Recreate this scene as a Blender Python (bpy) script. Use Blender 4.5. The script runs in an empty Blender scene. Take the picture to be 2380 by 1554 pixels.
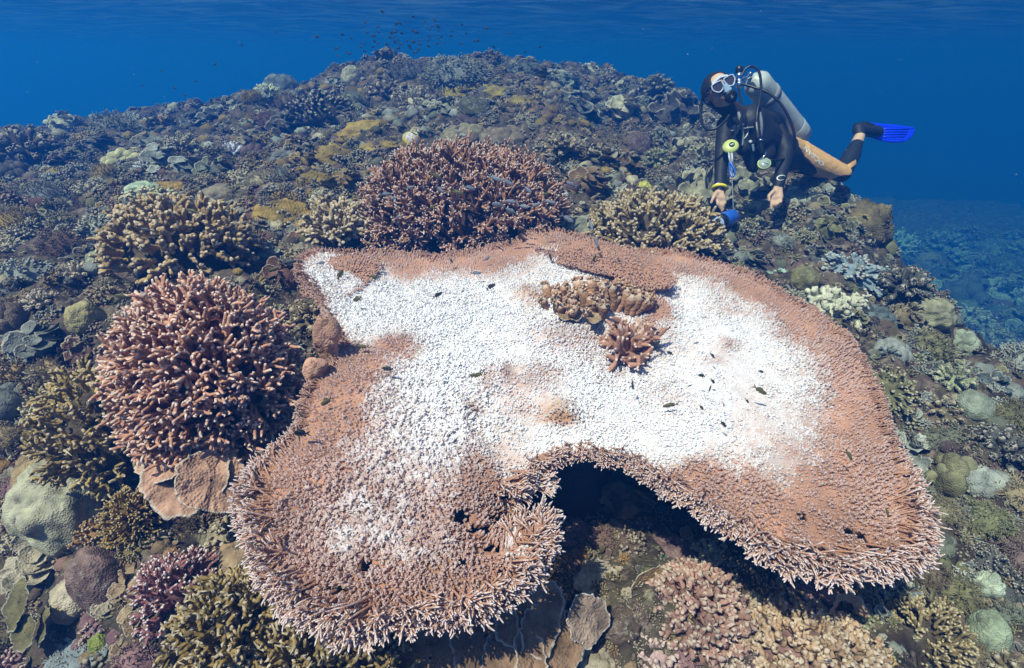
import bpy, math, random
import numpy as np
from mathutils import Vector, Matrix

# ------------------------------------------------------------------ camera, light, exposure
scene = bpy.context.scene
R = math.radians
PITCH, FPX, CX, CY = 28.0, 1190.0, 1190.0, 777.0        # plan pixels: 2380 x 1554
cam_data = bpy.data.cameras.new("camera")
cam = bpy.data.objects.new("camera", cam_data)
scene.collection.objects.link(cam)
cam.location = (0, 0, 1.0)
cam.rotation_euler = (R(90 - PITCH), 0, 0)
cam_data.sensor_width = 36.0
cam_data.lens = 36.0 * FPX / 2380.0
cam_data.clip_start, cam_data.clip_end = 0.02, 500.0
scene.camera = cam

SUN_ELEV, SUN_AZ = 60.0, 226.0        # direction the light comes from; azimuth: 0 = +Y (view), 90 = +X, 270 = -X
world = bpy.data.worlds.new("World")
scene.world = world
world.use_nodes = True
wn = world.node_tree
sky = wn.nodes.new("ShaderNodeTexSky")
sky.sky_type = 'NISHITA'
sky.sun_disc = False
sky.sun_elevation = R(SUN_ELEV)
sky.sun_rotation = R(SUN_AZ)
bg = wn.nodes["Background"]
bg.inputs["Strength"].default_value = 0.13
wn.links.new(sky.outputs[0], bg.inputs["Color"])

sun_data = bpy.data.lights.new("sun", 'SUN')
sun_data.energy = 5.0
sun_data.angle = R(0.5)
sun_data.color = (1.0, 0.92, 0.83)
sun = bpy.data.objects.new("sun", sun_data)
scene.collection.objects.link(sun)
_e, _a = R(SUN_ELEV), R(SUN_AZ)
sun_dir = Vector((math.cos(_e) * math.sin(_a), math.cos(_e) * math.cos(_a), math.sin(_e)))
sun.rotation_euler = sun_dir.to_track_quat('Z', 'Y').to_euler()
sun.location = (0, 0, 8)

scene.view_settings.view_transform = 'Standard'
scene.view_settings.look = 'None'
scene.view_settings.exposure = 0.53
scene.view_settings.gamma = 1.0
scene.view_settings.use_curve_mapping = False
scene.cycles.use_denoising = True
scene.cycles.max_bounces = 6
scene.cycles.diffuse_bounces = 2
scene.cycles.glossy_bounces = 2
scene.cycles.transmission_bounces = 4
scene.cycles.transparent_max_bounces = 8
scene.cycles.volume_bounces = 1

rng = np.random.default_rng(11)
random.seed(11)
UP = np.array([0, 0, 1.0])

# ------------------------------------------------------------------ plan-pixel helpers
_ct, _st = math.cos(R(PITCH)), math.sin(R(PITCH))
def ray(px, py):
    u = (np.asarray(px, float) - CX) / FPX
    v = (CY - np.asarray(py, float)) / FPX
    return np.stack([u, _ct + v * _st, -_st + v * _ct], -1)
def at(px, py, t):
    d = ray(px, py)
    return d * np.asarray(t)[..., None] + np.array([0, 0, 1.0])
def proj(P):
    P = np.asarray(P, float)
    q = P - np.array([0, 0, 1.0])
    t = q[..., 1] * _ct - q[..., 2] * _st
    v = q[..., 1] * _st + q[..., 2] * _ct
    t = np.maximum(t, 1e-3)
    return CX + FPX * q[..., 0] / t, CY - FPX * v / t, t

# ------------------------------------------------------------------ noise
def _hash(i, j, k, s):
    h = (i.astype(np.int64) * 374761393 + j.astype(np.int64) * 668265263 + k.astype(np.int64) * 2147483647 + s * 974711) & 0xFFFFFFFF
    h = ((h ^ (h >> 13)) * 1274126177) & 0xFFFFFFFF
    h = (h ^ (h >> 16)) & 0xFFFFFFFF
    return h / 4294967295.0
def vnoise(P, s=0):
    P = np.asarray(P, float)
    I = np.floor(P); f = P - I; f = f * f * (3 - 2 * f)
    I = I.astype(np.int64)
    x, y, z = f[..., 0], f[..., 1], f[..., 2]
    i, j, k = I[..., 0], I[..., 1], I[..., 2]
    def c(a, b, d): return _hash(i + a, j + b, k + d, s)
    def L(a, b, t): return a + (b - a) * t
    return L(L(L(c(0,0,0), c(1,0,0), x), L(c(0,1,0), c(1,1,0), x), y),
             L(L(c(0,0,1), c(1,0,1), x), L(c(0,1,1), c(1,1,1), x), y), z) * 2 - 1
def fbm(P, o=4, s=0):
    r, a, f = 0, 1.0, 1.0
    for q in range(o):
        r = r + a * vnoise(np.asarray(P) * f, s + q); a *= 0.5; f *= 2.03
    return r
def smooth(a, b, x):
    t = np.clip((x - a) / (b - a), 0, 1); return t * t * (3 - 2 * t)
def norm(v):
    return v / np.maximum(np.linalg.norm(v, axis=-1, keepdims=True), 1e-9)

# ------------------------------------------------------------------ mesh collecting
class Geo:
    def __init__(self):
        self.V, self.F, self.A, self.C, self.n = [], [], [], [], 0
    def add(self, V, F, tip=None, col=None):
        V = np.asarray(V, float).reshape(-1, 3); F = np.asarray(F, np.int64)
        self.V.append(V); self.F.append(F + self.n)
        self.A.append(np.zeros(len(V)) if tip is None else np.asarray(tip, float).reshape(-1))
        self.C.append(np.ones((len(V), 3)) if col is None else np.broadcast_to(np.asarray(col, float), (len(V), 3)))
        self.n += len(V)
        return self
    def arrays(self):
        return np.concatenate(self.V), np.concatenate(self.A), np.concatenate(self.C)
    def join(self, o, M=None, s=1.0, off=(0, 0, 0), col=None):
        for V, F, A, C in zip(o.V, o.F, o.A, o.C):
            pass
        V, A, C = o.arrays()
        if M is not None: V = V @ np.asarray(M).T
        V = V * s + np.asarray(off)
        base = self.n
        self.V.append(V); self.A.append(A); self.C.append(C if col is None else np.broadcast_to(np.asarray(col, float), C.shape))
        for F in o.F: self.F.append(F + base)
        self.n += len(V)
        return self
    def mesh(self, name, mat=None, smooth_shade=True):
        V, A, C = self.arrays()
        me = bpy.data.meshes.new(name)
        me.vertices.add(len(V)); me.vertices.foreach_set("co", V.astype(np.float32).ravel())
        loops = np.concatenate([f.ravel() for f in self.F])
        sizes = np.concatenate([np.full(len(f), f.shape[1]) for f in self.F])
        starts = np.concatenate([[0], np.cumsum(sizes)[:-1]])
        me.loops.add(len(loops)); me.loops.foreach_set("vertex_index", loops.astype(np.int32))
        me.polygons.add(len(sizes))
        me.polygons.foreach_set("loop_start", starts.astype(np.int32))
        try: me.polygons.foreach_set("loop_total", sizes.astype(np.int32))
        except Exception: pass
        me.polygons.foreach_set("use_smooth", np.full(len(sizes), smooth_shade))
        a = me.attributes.new("tip", 'FLOAT', 'POINT'); a.data.foreach_set("value", A.astype(np.float32))
        c = me.attributes.new("col", 'FLOAT_COLOR', 'POINT')
        c.data.foreach_set("color", np.concatenate([C, np.ones((len(C), 1))], 1).astype(np.float32).ravel())
        me.update(calc_edges=True)
        if mat: me.materials.append(mat)
        return me

def link(name, me, parent=None, loc=(0, 0, 0)):
    o = bpy.data.objects.new(name, me)
    scene.collection.objects.link(o)
    o.location = loc
    if parent: o.parent = parent
    return o
def tag(o, label=None, cat=None, group=None, kind=None):
    if label: o["label"] = label
    if cat: o["category"] = cat
    if group: o["group"] = group
    if kind: o["kind"] = kind
    return o
def empty(name, loc=(0, 0, 0)):
    o = bpy.data.objects.new(name, None); scene.collection.objects.link(o); o.location = loc
    o.empty_display_size = 0.05
    return o

# ------------------------------------------------------------------ shape builders (numpy)
def tubes(P, Rr, S=6, ref=None):
    """P (M,K,3) centre lines, Rr (M,K) radii -> verts, quads, param along."""
    P = np.asarray(P, float); M, K, _ = P.shape
    T = norm(np.gradient(P, axis=1))
    if ref is None: ref = norm(rng.normal(size=(M, 1, 3)))
    N1 = ref - (ref * T).sum(-1, keepdims=True) * T
    bad = np.linalg.norm(N1, axis=-1, keepdims=True) < 0.05
    N1 = norm(np.where(bad, np.cross(T, np.array([0.3, 0.9, 0.2])), N1))
    N2 = np.cross(T, N1)
    a = np.arange(S) * 2 * np.pi / S
    V = P[:, :, None, :] + np.asarray(Rr)[:, :, None, None] * (np.cos(a)[None, None, :, None] * N1[:, :, None, :] + np.sin(a)[None, None, :, None] * N2[:, :, None, :])
    m, k, s = np.meshgrid(np.arange(M), np.arange(K - 1), np.arange(S), indexing='ij')
    b = m * K * S; s2 = (s + 1) % S
    F = np.stack([b + k * S + s, b + k * S + s2, b + (k + 1) * S + s2, b + (k + 1) * S + s], -1).reshape(-1, 4)
    return V.reshape(-1, 3), F, (M, K, S)
def perp(d, n=None):
    r = rng.normal(size=d.shape); r -= (r * d).sum(-1, keepdims=True) * d
    return norm(r)
PROF = np.array([0, 0.3, 0.6, 0.84, 0.96, 1.0])
def branch_level(g, O, D, L, r, S=6, bend=0.25, taper=0.75, tipr=(0.9, 0.55, 0.05), wob=0.0, grow=None):
    M = len(O); K = len(PROF)
    B = perp(D) * (bend * L)[:, None]
    s = PROF[None, :, None]
    P = O[:, None] + D[:, None] * L[:, None, None] * s + B[:, None] * (s ** 2)
    if wob: P = P + rng.normal(size=P.shape) * (wob * L)[:, None, None] * (s > 0)
    prof = np.array([1, 1 - (1 - taper) * 0.3, 1 - (1 - taper) * 0.6, taper * tipr[0], taper * tipr[1], taper * tipr[2]])
    if grow is not None: prof = np.array(grow)
    Rr = r[:, None] * prof[None]
    V, F, (m, k, S_) = tubes(P, Rr, S)
    tip = np.broadcast_to(PROF[None, :, None], (m, k, S_)).ravel()
    g.add(V, F, tip)
    return P
def branch_tree(g, O, D, L, r, levels=2, nsub=4, spread=0.8, ratio=0.55, rr=0.8, upb=0.0, bend=0.25, S=6, taper=0.75, tipr=(0.9, 0.55, 0.05), wob=0.0, f0=0.3, f1=0.9, grow=None):
    P = branch_level(g, O, D, L, r, S, bend, taper, tipr, wob, grow)
    if levels <= 1: return
    M = len(O)
    f = rng.uniform(f0, f1, (M, nsub))
    idx = f * (len(PROF) - 1)
    # interpolate along the centre line by arc fraction
    fi = np.clip(np.searchsorted(PROF, f) - 1, 0, len(PROF) - 2)
    ft = (f - PROF[fi]) / (PROF[fi + 1] - PROF[fi])
    mi = np.arange(M)[:, None]
    O2 = P[mi, fi] * (1 - ft[..., None]) + P[mi, fi + 1] * ft[..., None]
    Dd = np.repeat(D[:, None], nsub, 1)
    D2 = norm(Dd + spread * perp(Dd) + upb * UP)
    L2 = (L[:, None] * ratio * rng.uniform(0.6, 1.2, (M, nsub))) * (1.15 - 0.5 * f)
    r2 = np.repeat((r * rr)[:, None], nsub, 1)
    branch_tree(g, O2.reshape(-1, 3), D2.reshape(-1, 3), L2.ravel(), r2.ravel(), levels - 1, nsub, spread, ratio, rr, upb, bend, S, taper, tipr, wob, f0, f1, grow)

def fib_dirs(n, zmin=-0.1, jit=0.15):
    i = np.arange(n) + 0.5
    z = 1 - (1 - zmin) * i / n
    ph = i * 2.399963 + rng.uniform(0, 6)
    s = np.sqrt(np.maximum(0, 1 - z * z))
    d = np.stack([s * np.cos(ph), s * np.sin(ph), z], -1)
    return norm(d + rng.normal(size=d.shape) * jit)

def blob(rx, ry, rz, nu=28, nv=18, amp=0.12, freq=2.0, seed=0, oct=3, ridge=0.0):
    th = np.linspace(0, np.pi, nv); ph = np.arange(nu) * 2 * np.pi / nu
    T, Ph = np.meshgrid(th, ph, indexing='ij')
    d = np.stack([np.sin(T) * np.cos(Ph), np.sin(T) * np.sin(Ph), np.cos(T)], -1)
    n = fbm(d * freq + seed * 7.3, oct, seed)
    if ridge: n = n - ridge * np.abs(vnoise(d * freq * 2.1 + 3.1, seed + 5))
    k = 1 + amp * n
    V = d * k[..., None] * np.array([rx, ry, rz])
    a, b = np.meshgrid(np.arange(nv - 1), np.arange(nu), indexing='ij'); b2 = (b + 1) % nu
    F = np.stack([a * nu + b, (a + 1) * nu + b, (a + 1) * nu + b2, a * nu + b2], -1).reshape(-1, 4)
    return V.reshape(-1, 3), F, np.clip((n.ravel() + 0.6), 0, 1)

def plate(nr=9, nt=30, span=2 * np.pi, start=0.0, rad=1.0, cup=0.15, wave=0.06, wf=3, thick=0.03, seed=0, edge=0.12, rmin=0.05, rot=None):
    """a lobed sheet with real thickness; tip = paleness of the growing rim"""
    closed = span > 6.2
    rr = np.linspace(rmin, 1, nr) ** 0.85; th = start + np.linspace(0, span, nt, endpoint=not closed)
    Rg, Tg = np.meshgrid(rr, th, indexing='ij')
    lob = 1 + edge * fbm(np.stack([np.cos(Tg) * 1.7, np.sin(Tg) * 1.7, np.full_like(Tg, seed * 3.1)], -1), 4, seed) - Rg ** 6 * 0.10 * np.maximum(0, vnoise(np.stack([np.cos(Tg) * 7, np.sin(Tg) * 7, np.full_like(Tg, seed * 1.7)], -1), seed + 1))
    r = Rg * rad * lob
    x, y = r * np.cos(Tg), r * np.sin(Tg)
    z = cup * rad * Rg ** 2 + wave * rad * Rg ** 1.5 * np.sin(wf * Tg + seed) + 0.035 * rad * fbm(np.stack([x / rad * 3, y / rad * 3, np.full_like(x, seed)], -1), 3, seed) + 0.012 * rad * Rg * np.sin(Tg * 26 + 5 * vnoise(np.stack([x / rad * 2, y / rad * 2, np.full_like(x, seed)], -1), seed + 2))
    th_ = thick * rad * (1 - 0.75 * Rg)
    top = np.stack([x, y, z + th_], -1); bot = np.stack([x * 0.995, y * 0.995, z - th_], -1)
    n = nr * nt
    V = np.concatenate([top.reshape(-1, 3), bot.reshape(-1, 3)])
    a, b = np.meshgrid(np.arange(nr - 1), np.arange(nt if closed else nt - 1), indexing='ij'); b2 = (b + 1) % nt
    F1 = np.stack([a * nt + b, (a + 1) * nt + b, (a + 1) * nt + b2, a * nt + b2], -1).reshape(-1, 4)
    F2 = F1[:, ::-1] + n
    bb = np.arange(nt if closed else nt - 1); c2 = (bb + 1) % nt; o = (nr - 1) * nt
    F3 = np.stack([o + bb, n + o + bb, n + o + c2, o + c2], -1)
    Fs = [F1, F2, F3]
    if not closed:
        aa = np.arange(nr - 1)
        Fs.append(np.stack([aa * nt, n + aa * nt, n + (aa + 1) * nt, (aa + 1) * nt], -1))
        Fs.append(np.stack([aa * nt + nt - 1, (aa + 1) * nt + nt - 1, n + (aa + 1) * nt + nt - 1, n + aa * nt + nt - 1], -1))
    tip = np.tile(Rg.ravel(), 2)
    if rot is not None: V = V @ np.asarray(rot).T
    return V, np.concatenate(Fs), tip

def sheet(path, h, thick=0.012, nz=7, wav=0.1, seed=0, lean=0.2):
    """an upright wavy wall of coral along a path (K,3); tip = top edge"""
    path = np.asarray(path, float); K = len(path)
    t = norm(np.gradient(path, axis=0)); nrm = norm(np.cross(t, UP))
    s = np.linspace(0, 1, nz)
    hh = h * (1 + 0.35 * fbm(np.stack([path[:, 0] * 4, path[:, 1] * 4, np.full(K, seed)], -1), 3, seed))
    ends = np.sin(np.linspace(0.25, np.pi - 0.25, K)) ** 0.4
    hh = hh * ends
    w = wav * vnoise(np.stack([np.repeat(path[:, :1] * 5, nz, 1), np.repeat(path[:, 1:2] * 5, nz, 1), np.repeat(s[None] * 2, K, 0)], -1), seed + 3)
    C = path[:, None] + UP * (hh[:, None] * s)[..., None] + nrm[:, None] * ((w * s + lean * h * s * s))[..., None]
    th = thick * (1 - 0.6 * s)[None, :, None]
    A, B = C + nrm[:, None] * th, C - nrm[:, None] * th
    n = K * nz
    V = np.concatenate([A.reshape(-1, 3), B.reshape(-1, 3)])
    a, b = np.meshgrid(np.arange(K - 1), np.arange(nz - 1), indexing='ij')
    F1 = np.stack([a * nz + b, (a + 1) * nz + b, (a + 1) * nz + b + 1, a * nz + b + 1], -1).reshape(-1, 4)
    aa = np.arange(K - 1); o = nz - 1
    F3 = np.stack([aa * nz + o, (aa + 1) * nz + o, n + (aa + 1) * nz + o, n + aa * nz + o], -1)
    bb = np.arange(nz - 1)
    F4 = np.stack([bb, bb + 1, n + bb + 1, n + bb], -1)
    o2 = (K - 1) * nz
    F5 = np.stack([o2 + bb, n + o2 + bb, n + o2 + bb + 1, o2 + bb + 1], -1)
    tip = np.tile(np.repeat(s[None], K, 0).ravel(), 2)
    return V, np.concatenate([F1, F1[:, ::-1] + n, F3, F4, F5]), tip

def rot_to(d):
    """3x3 taking +Z to d"""
    return np.array(Vector((0, 0, 1)).rotation_difference(Vector(d)).to_matrix())
def rotz(a):
    c, s = math.cos(a), math.sin(a); return np.array([[c, -s, 0], [s, c, 0], [0, 0, 1.0]])
def rotx(a):
    c, s = math.cos(a), math.sin(a); return np.array([[1.0, 0, 0], [0, c, -s], [0, s, c]])

# ------------------------------------------------------------------ materials
def mat_base(name):
    m = bpy.data.materials.new(name); m.use_nodes = True
    return m, m.node_tree, m.node_tree.nodes["Principled BSDF"]
def coral_mat(name, tip_col=(0.75, 0.68, 0.62), tip_lo=0.8, tip_hi=1.0, tip_amt=0.8, base_dark=0.75, grain=60.0, bump=0.4, rough=0.85, use_obj=True, use_col=False, mottling=0.45):
    m, nt, b = mat_base(name)
    N = nt.nodes; Lk = nt.links
    tc = N.new("ShaderNodeTexCoord")
    n1 = N.new("ShaderNodeTexNoise"); n1.inputs["Scale"].default_value = grain * 0.12; n1.inputs["Detail"].default_value = 4
    n2 = N.new("ShaderNodeTexVoronoi"); n2.inputs["Scale"].default_value = grain
    geo = N.new("ShaderNodeNewGeometry")
    Lk.new(geo.outputs["Position"], n1.inputs["Vector"]); Lk.new(geo.outputs["Position"], n2.inputs["Vector"])
    if use_obj:
        oi = N.new("ShaderNodeObjectInfo"); src = oi.outputs["Color"]
    else:
        at_ = N.new("ShaderNodeAttribute"); at_.attribute_name = "col"; src = at_.outputs["Color"]
    # mottling: tissue tone varies over the colony
    mr = N.new("ShaderNodeMapRange"); mr.inputs["From Min"].default_value = 0.3; mr.inputs["From Max"].default_value = 0.7
    mr.inputs["To Min"].default_value = 1 - mottling; mr.inputs["To Max"].default_value = 1 + mottling * 0.6
    Lk.new(n1.outputs["Fac"], mr.inputs["Value"])
    mul = N.new("ShaderNodeVectorMath"); mul.operation = 'SCALE'
    Lk.new(src, mul.inputs[0]); Lk.new(mr.outputs[0], mul.inputs["Scale"])
    a = N.new("ShaderNodeAttribute"); a.attribute_name = "tip"
    tr = N.new("ShaderNodeMapRange"); tr.interpolation_type = 'SMOOTHSTEP'
    tr.inputs["From Min"].default_value = tip_lo; tr.inputs["From Max"].default_value = tip_hi; tr.inputs["To Max"].default_value = tip_amt
    Lk.new(a.outputs["Fac"], tr.inputs["Value"])
    mix = N.new("ShaderNodeMix"); mix.data_type = 'RGBA'
    Lk.new(tr.outputs[0], mix.inputs[0]); Lk.new(mul.outputs[0], mix.inputs[6])
    mix.inputs[7].default_value = (*tip_col, 1)
    Lk.new(mix.outputs[2], b.inputs["Base Color"])
    b.inputs["Roughness"].default_value = rough
    b.inputs["Specular IOR Level"].default_value = 0.15
    bp = N.new("ShaderNodeBump"); bp.inputs["Strength"].default_value = bump; bp.inputs["Distance"].default_value = 0.55 / grain
    Lk.new(n2.outputs["Distance"], bp.inputs["Height"]); Lk.new(bp.outputs[0], b.inputs["Normal"])
    return m
def plain(name, col, rough=0.5, metal=0.0, spec=0.3, noise=0.12, scale=30.0, bump=0.0):
    m, nt, b = mat_base(name)
    N, Lk = nt.nodes, nt.links
    tc = N.new("ShaderNodeTexCoord"); n = N.new("ShaderNodeTexNoise"); n.inputs["Scale"].default_value = scale; n.inputs["Detail"].default_value = 3
    Lk.new(tc.outputs["Object"], n.inputs["Vector"])
    mr = N.new("ShaderNodeMapRange"); mr.inputs["To Min"].default_value = 1 - noise; mr.inputs["To Max"].default_value = 1 + noise
    Lk.new(n.outputs["Fac"], mr.inputs["Value"])
    mul = N.new("ShaderNodeVectorMath"); mul.operation = 'SCALE'; mul.inputs[0].default_value = col
    Lk.new(mr.outputs[0], mul.inputs["Scale"]); Lk.new(mul.outputs[0], b.inputs["Base Color"])
    b.inputs["Roughness"].default_value = rough; b.inputs["Metallic"].default_value = metal; b.inputs["Specular IOR Level"].default_value = spec
    if bump:
        bp = N.new("ShaderNodeBump"); bp.inputs["Strength"].default_value = bump; bp.inputs["Distance"].default_value = 0.004
        Lk.new(n.outputs["Fac"], bp.inputs["Height"]); Lk.new(bp.outputs[0], b.inputs["Normal"])
    return m
def vcol_mat(name, rough=0.7, spec=0.2, grain=40.0, bump=0.1, var=0.2):
    m, nt, b = mat_base(name)
    N, Lk = nt.nodes, nt.links
    a = N.new("ShaderNodeAttribute"); a.attribute_name = "col"
    tc = N.new("ShaderNodeTexCoord"); n = N.new("ShaderNodeTexNoise"); n.inputs["Scale"].default_value = grain; n.inputs["Detail"].default_value = 3
    Lk.new(tc.outputs["Object"], n.inputs["Vector"])
    mr = N.new("ShaderNodeMapRange"); mr.inputs["To Min"].default_value = 1 - var; mr.inputs["To Max"].default_value = 1 + var
    Lk.new(n.outputs["Fac"], mr.inputs["Value"])
    mul = N.new("ShaderNodeVectorMath"); mul.operation = 'SCALE'
    Lk.new(a.outputs["Color"], mul.inputs[0]); Lk.new(mr.outputs[0], mul.inputs["Scale"]); Lk.new(mul.outputs[0], b.inputs["Base Color"])
    b.inputs["Roughness"].default_value = rough; b.inputs["Specular IOR Level"].default_value = spec
    bp = N.new("ShaderNodeBump"); bp.inputs["Strength"].default_value = bump; bp.inputs["Distance"].default_value = 0.01
    Lk.new(n.outputs["Fac"], bp.inputs["Height"]); Lk.new(bp.outputs[0], b.inputs["Normal"])
    return m

# ================================================================== SETTING: reef ground, water surface, haze
# plan pixels with an estimated distance; the ground is one smooth sheet through them
ANCH = [(50,1220,1.75),(150,1230,1.75),(30,1420,1.65),(300,1250,1.62),(400,1330,1.55),(600,1520,1.42),(200,1540,1.45),(500,1100,1.95),
        (60,900,1.95),(250,850,2.0),(480,760,2.05),(60,620,2.45),(300,600,2.6),(620,620,2.5),(100,450,3.3),(350,420,3.5),(600,460,3.1),
        (20,352,5.2),(240,315,5.6),(430,264,6.2),(600,207,6.6),(860,155,7.0),(1050,150,7.2),(1200,160,7.0),(1330,205,6.8),
        (700,300,4.9),(900,300,4.6),(1100,260,5.0),(1250,260,5.3),(1000,420,3.3),(800,470,2.95),(1100,560,2.62),(1380,400,3.9),(1400,520,2.9),
        (1480,330,5.2),(1600,322,6.0),(1760,370,5.2),(1700,430,4.5),(1860,425,4.6),(1640,540,3.3),(1850,520,3.9),(1960,460,4.3),(2010,545,3.7),(1900,640,2.9),
        (2075,650,3.0),(2020,760,2.45),(2190,735,2.7),(2310,835,2.35),(2150,900,2.1),(2350,1000,1.95),(2280,1150,1.8),(2250,1300,1.62),(2340,1480,1.48),
        (2050,1480,1.45),(1800,1520,1.4),(1400,1320,1.66),(1600,1300,1.7),(1200,1540,1.42),(1350,1180,1.95),(900,1540,1.42),(1000,1300,1.75),(1700,1400,1.52)]
A3 = at(np.array([a[0] for a in ANCH]), np.array([a[1] for a in ANCH]), np.array([a[2] for a in ANCH]))
EXTRA = [(-9,9,-0.6),(-9,5,0.1),(-9,1,-0.3),(-5,10,-0.2),(0,11,0.2),(3,10,0.3),(-4,0,-0.6),(-3,-2,-0.8),(0,-2,-0.7),(0,0,-0.62),(2,-2,-0.9),
         (0.1,1.5,-0.38),(0.6,1.9,-0.3),(-0.3,1.9,-0.3),(0,1.0,-0.5),
         (3.4,2.0,-1.2),(4.6,2.5,-2.4),(3.2,0.5,-1.6),(4.0,4.0,-1.7),(6,4.5,-3.7),(7.5,6.5,-4.2),(9.3,9.7,-4.5),(5,9,-1.8),(8,3,-4.0),(13,12,-4.8),(20,25,-5.2),(10,24,-4.8),(25,8,-5.6),(-12,24,-4.5),(7,0,-4.2),(9,15,-4.6),(0,16,-2.5),(-8,16,-2.5),(-12,4,-1.5),(13,6,-5.0),(3.6,7.0,-0.15),(2.3,8.6,0.6),(4.6,-1.5,-2.6)]
A3 = np.concatenate([A3, np.array(EXTRA, float)])
def _tps(d): return np.where(d > 1e-9, d * d * np.log(np.maximum(d, 1e-9)), 0)
_n = len(A3)
_D = np.linalg.norm(A3[:, None, :2] - A3[None, :, :2], axis=-1)
_K = np.zeros((_n + 3, _n + 3)); _K[:_n, :_n] = _tps(_D) + np.eye(_n) * 0.02
_K[:_n, _n] = 1; _K[:_n, _n + 1:] = A3[:, :2]; _K[_n, :_n] = 1; _K[_n + 1:, :_n] = A3[:, :2].T
_w = np.linalg.solve(_K, np.concatenate([A3[:, 2], np.zeros(3)]))
def ground_base(x, y):
    q = np.stack([x, y], -1).reshape(-1, 2)
    out = np.empty(len(q))
    for i in range(0, len(q), 20000):
        c = q[i:i + 20000]
        d = np.linalg.norm(c[:, None] - A3[None, :, :2], axis=-1)
        out[i:i + 20000] = _tps(d) @ _w[:_n] + _w[_n] + c @ _w[_n + 1:]
    return np.clip(out, -8.0, 1.25).reshape(np.shape(x))
def ground_rough(x, y):
    p = np.stack([x, y, np.zeros_like(x)], -1)
    far = smooth(2.5, 6.0, np.hypot(x, y))
    slope = smooth(1.2, 2.2, x)
    big = 0.075 * (1 + 0.8 * far + 0.9 * slope) * fbm(p * 1.9 + 4.2, 2, 1)
    lump = 0.06 * (1 + .5 * slope) * (1 - np.abs(vnoise(p * 5.2, 9)) * 2)
    fine = 0.022 * fbm(p * 15, 3, 3)
    return big + lump + fine
# grid, dense near the camera
_gx = np.sinh(np.linspace(-3.55, 3.55, 700)) * 1.45
_gy = 1.6 + np.sinh(np.linspace(-1.75, 3.5, 620)) * 1.5
GX, GY = np.meshgrid(_gx, _gy, indexing='ij')
GZ = ground_base(GX, GY) + ground_rough(GX, GY)
def ground_h(x, y):
    x, y = np.asarray(x, float), np.asarray(y, float)
    i = np.clip(np.searchsorted(_gx, x) - 1, 0, len(_gx) - 2); j = np.clip(np.searchsorted(_gy, y) - 1, 0, len(_gy) - 2)
    fx = np.clip((x - _gx[i]) / (_gx[i + 1] - _gx[i]), 0, 1); fy = np.clip((y - _gy[j]) / (_gy[j + 1] - _gy[j]), 0, 1)
    return (GZ[i, j] * (1 - fx) + GZ[i + 1, j] * fx) * (1 - fy) + (GZ[i, j + 1] * (1 - fx) + GZ[i + 1, j + 1] * fx) * fy
def ground_n(x, y, e=0.06):
    gx = (ground_h(x + e, y) - ground_h(x - e, y)) / (2 * e); gy = (ground_h(x, y + e) - ground_h(x, y - e)) / (2 * e)
    return norm(np.stack([-gx, -gy, np.ones_like(gx)], -1))
_T = np.concatenate([np.arange(0.6, 4, 0.015), np.arange(4, 20, 0.05)])
def hit(px, py):
    """first ground point along each plan-pixel ray; nan where only water is seen"""
    d = ray(px, py); d = d.reshape(-1, 3); out = np.full(len(d), np.nan)
    for i in range(0, len(d), 400):
        P = d[i:i + 400, None] * _T[None, :, None] + np.array([0, 0, 1.0])
        below = P[..., 2] < ground_h(P[..., 0], P[..., 1])
        k = below.argmax(1); ok = below.any(1)
        out[i:i + 400] = np.where(ok, _T[k], np.nan)
    return out

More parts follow.
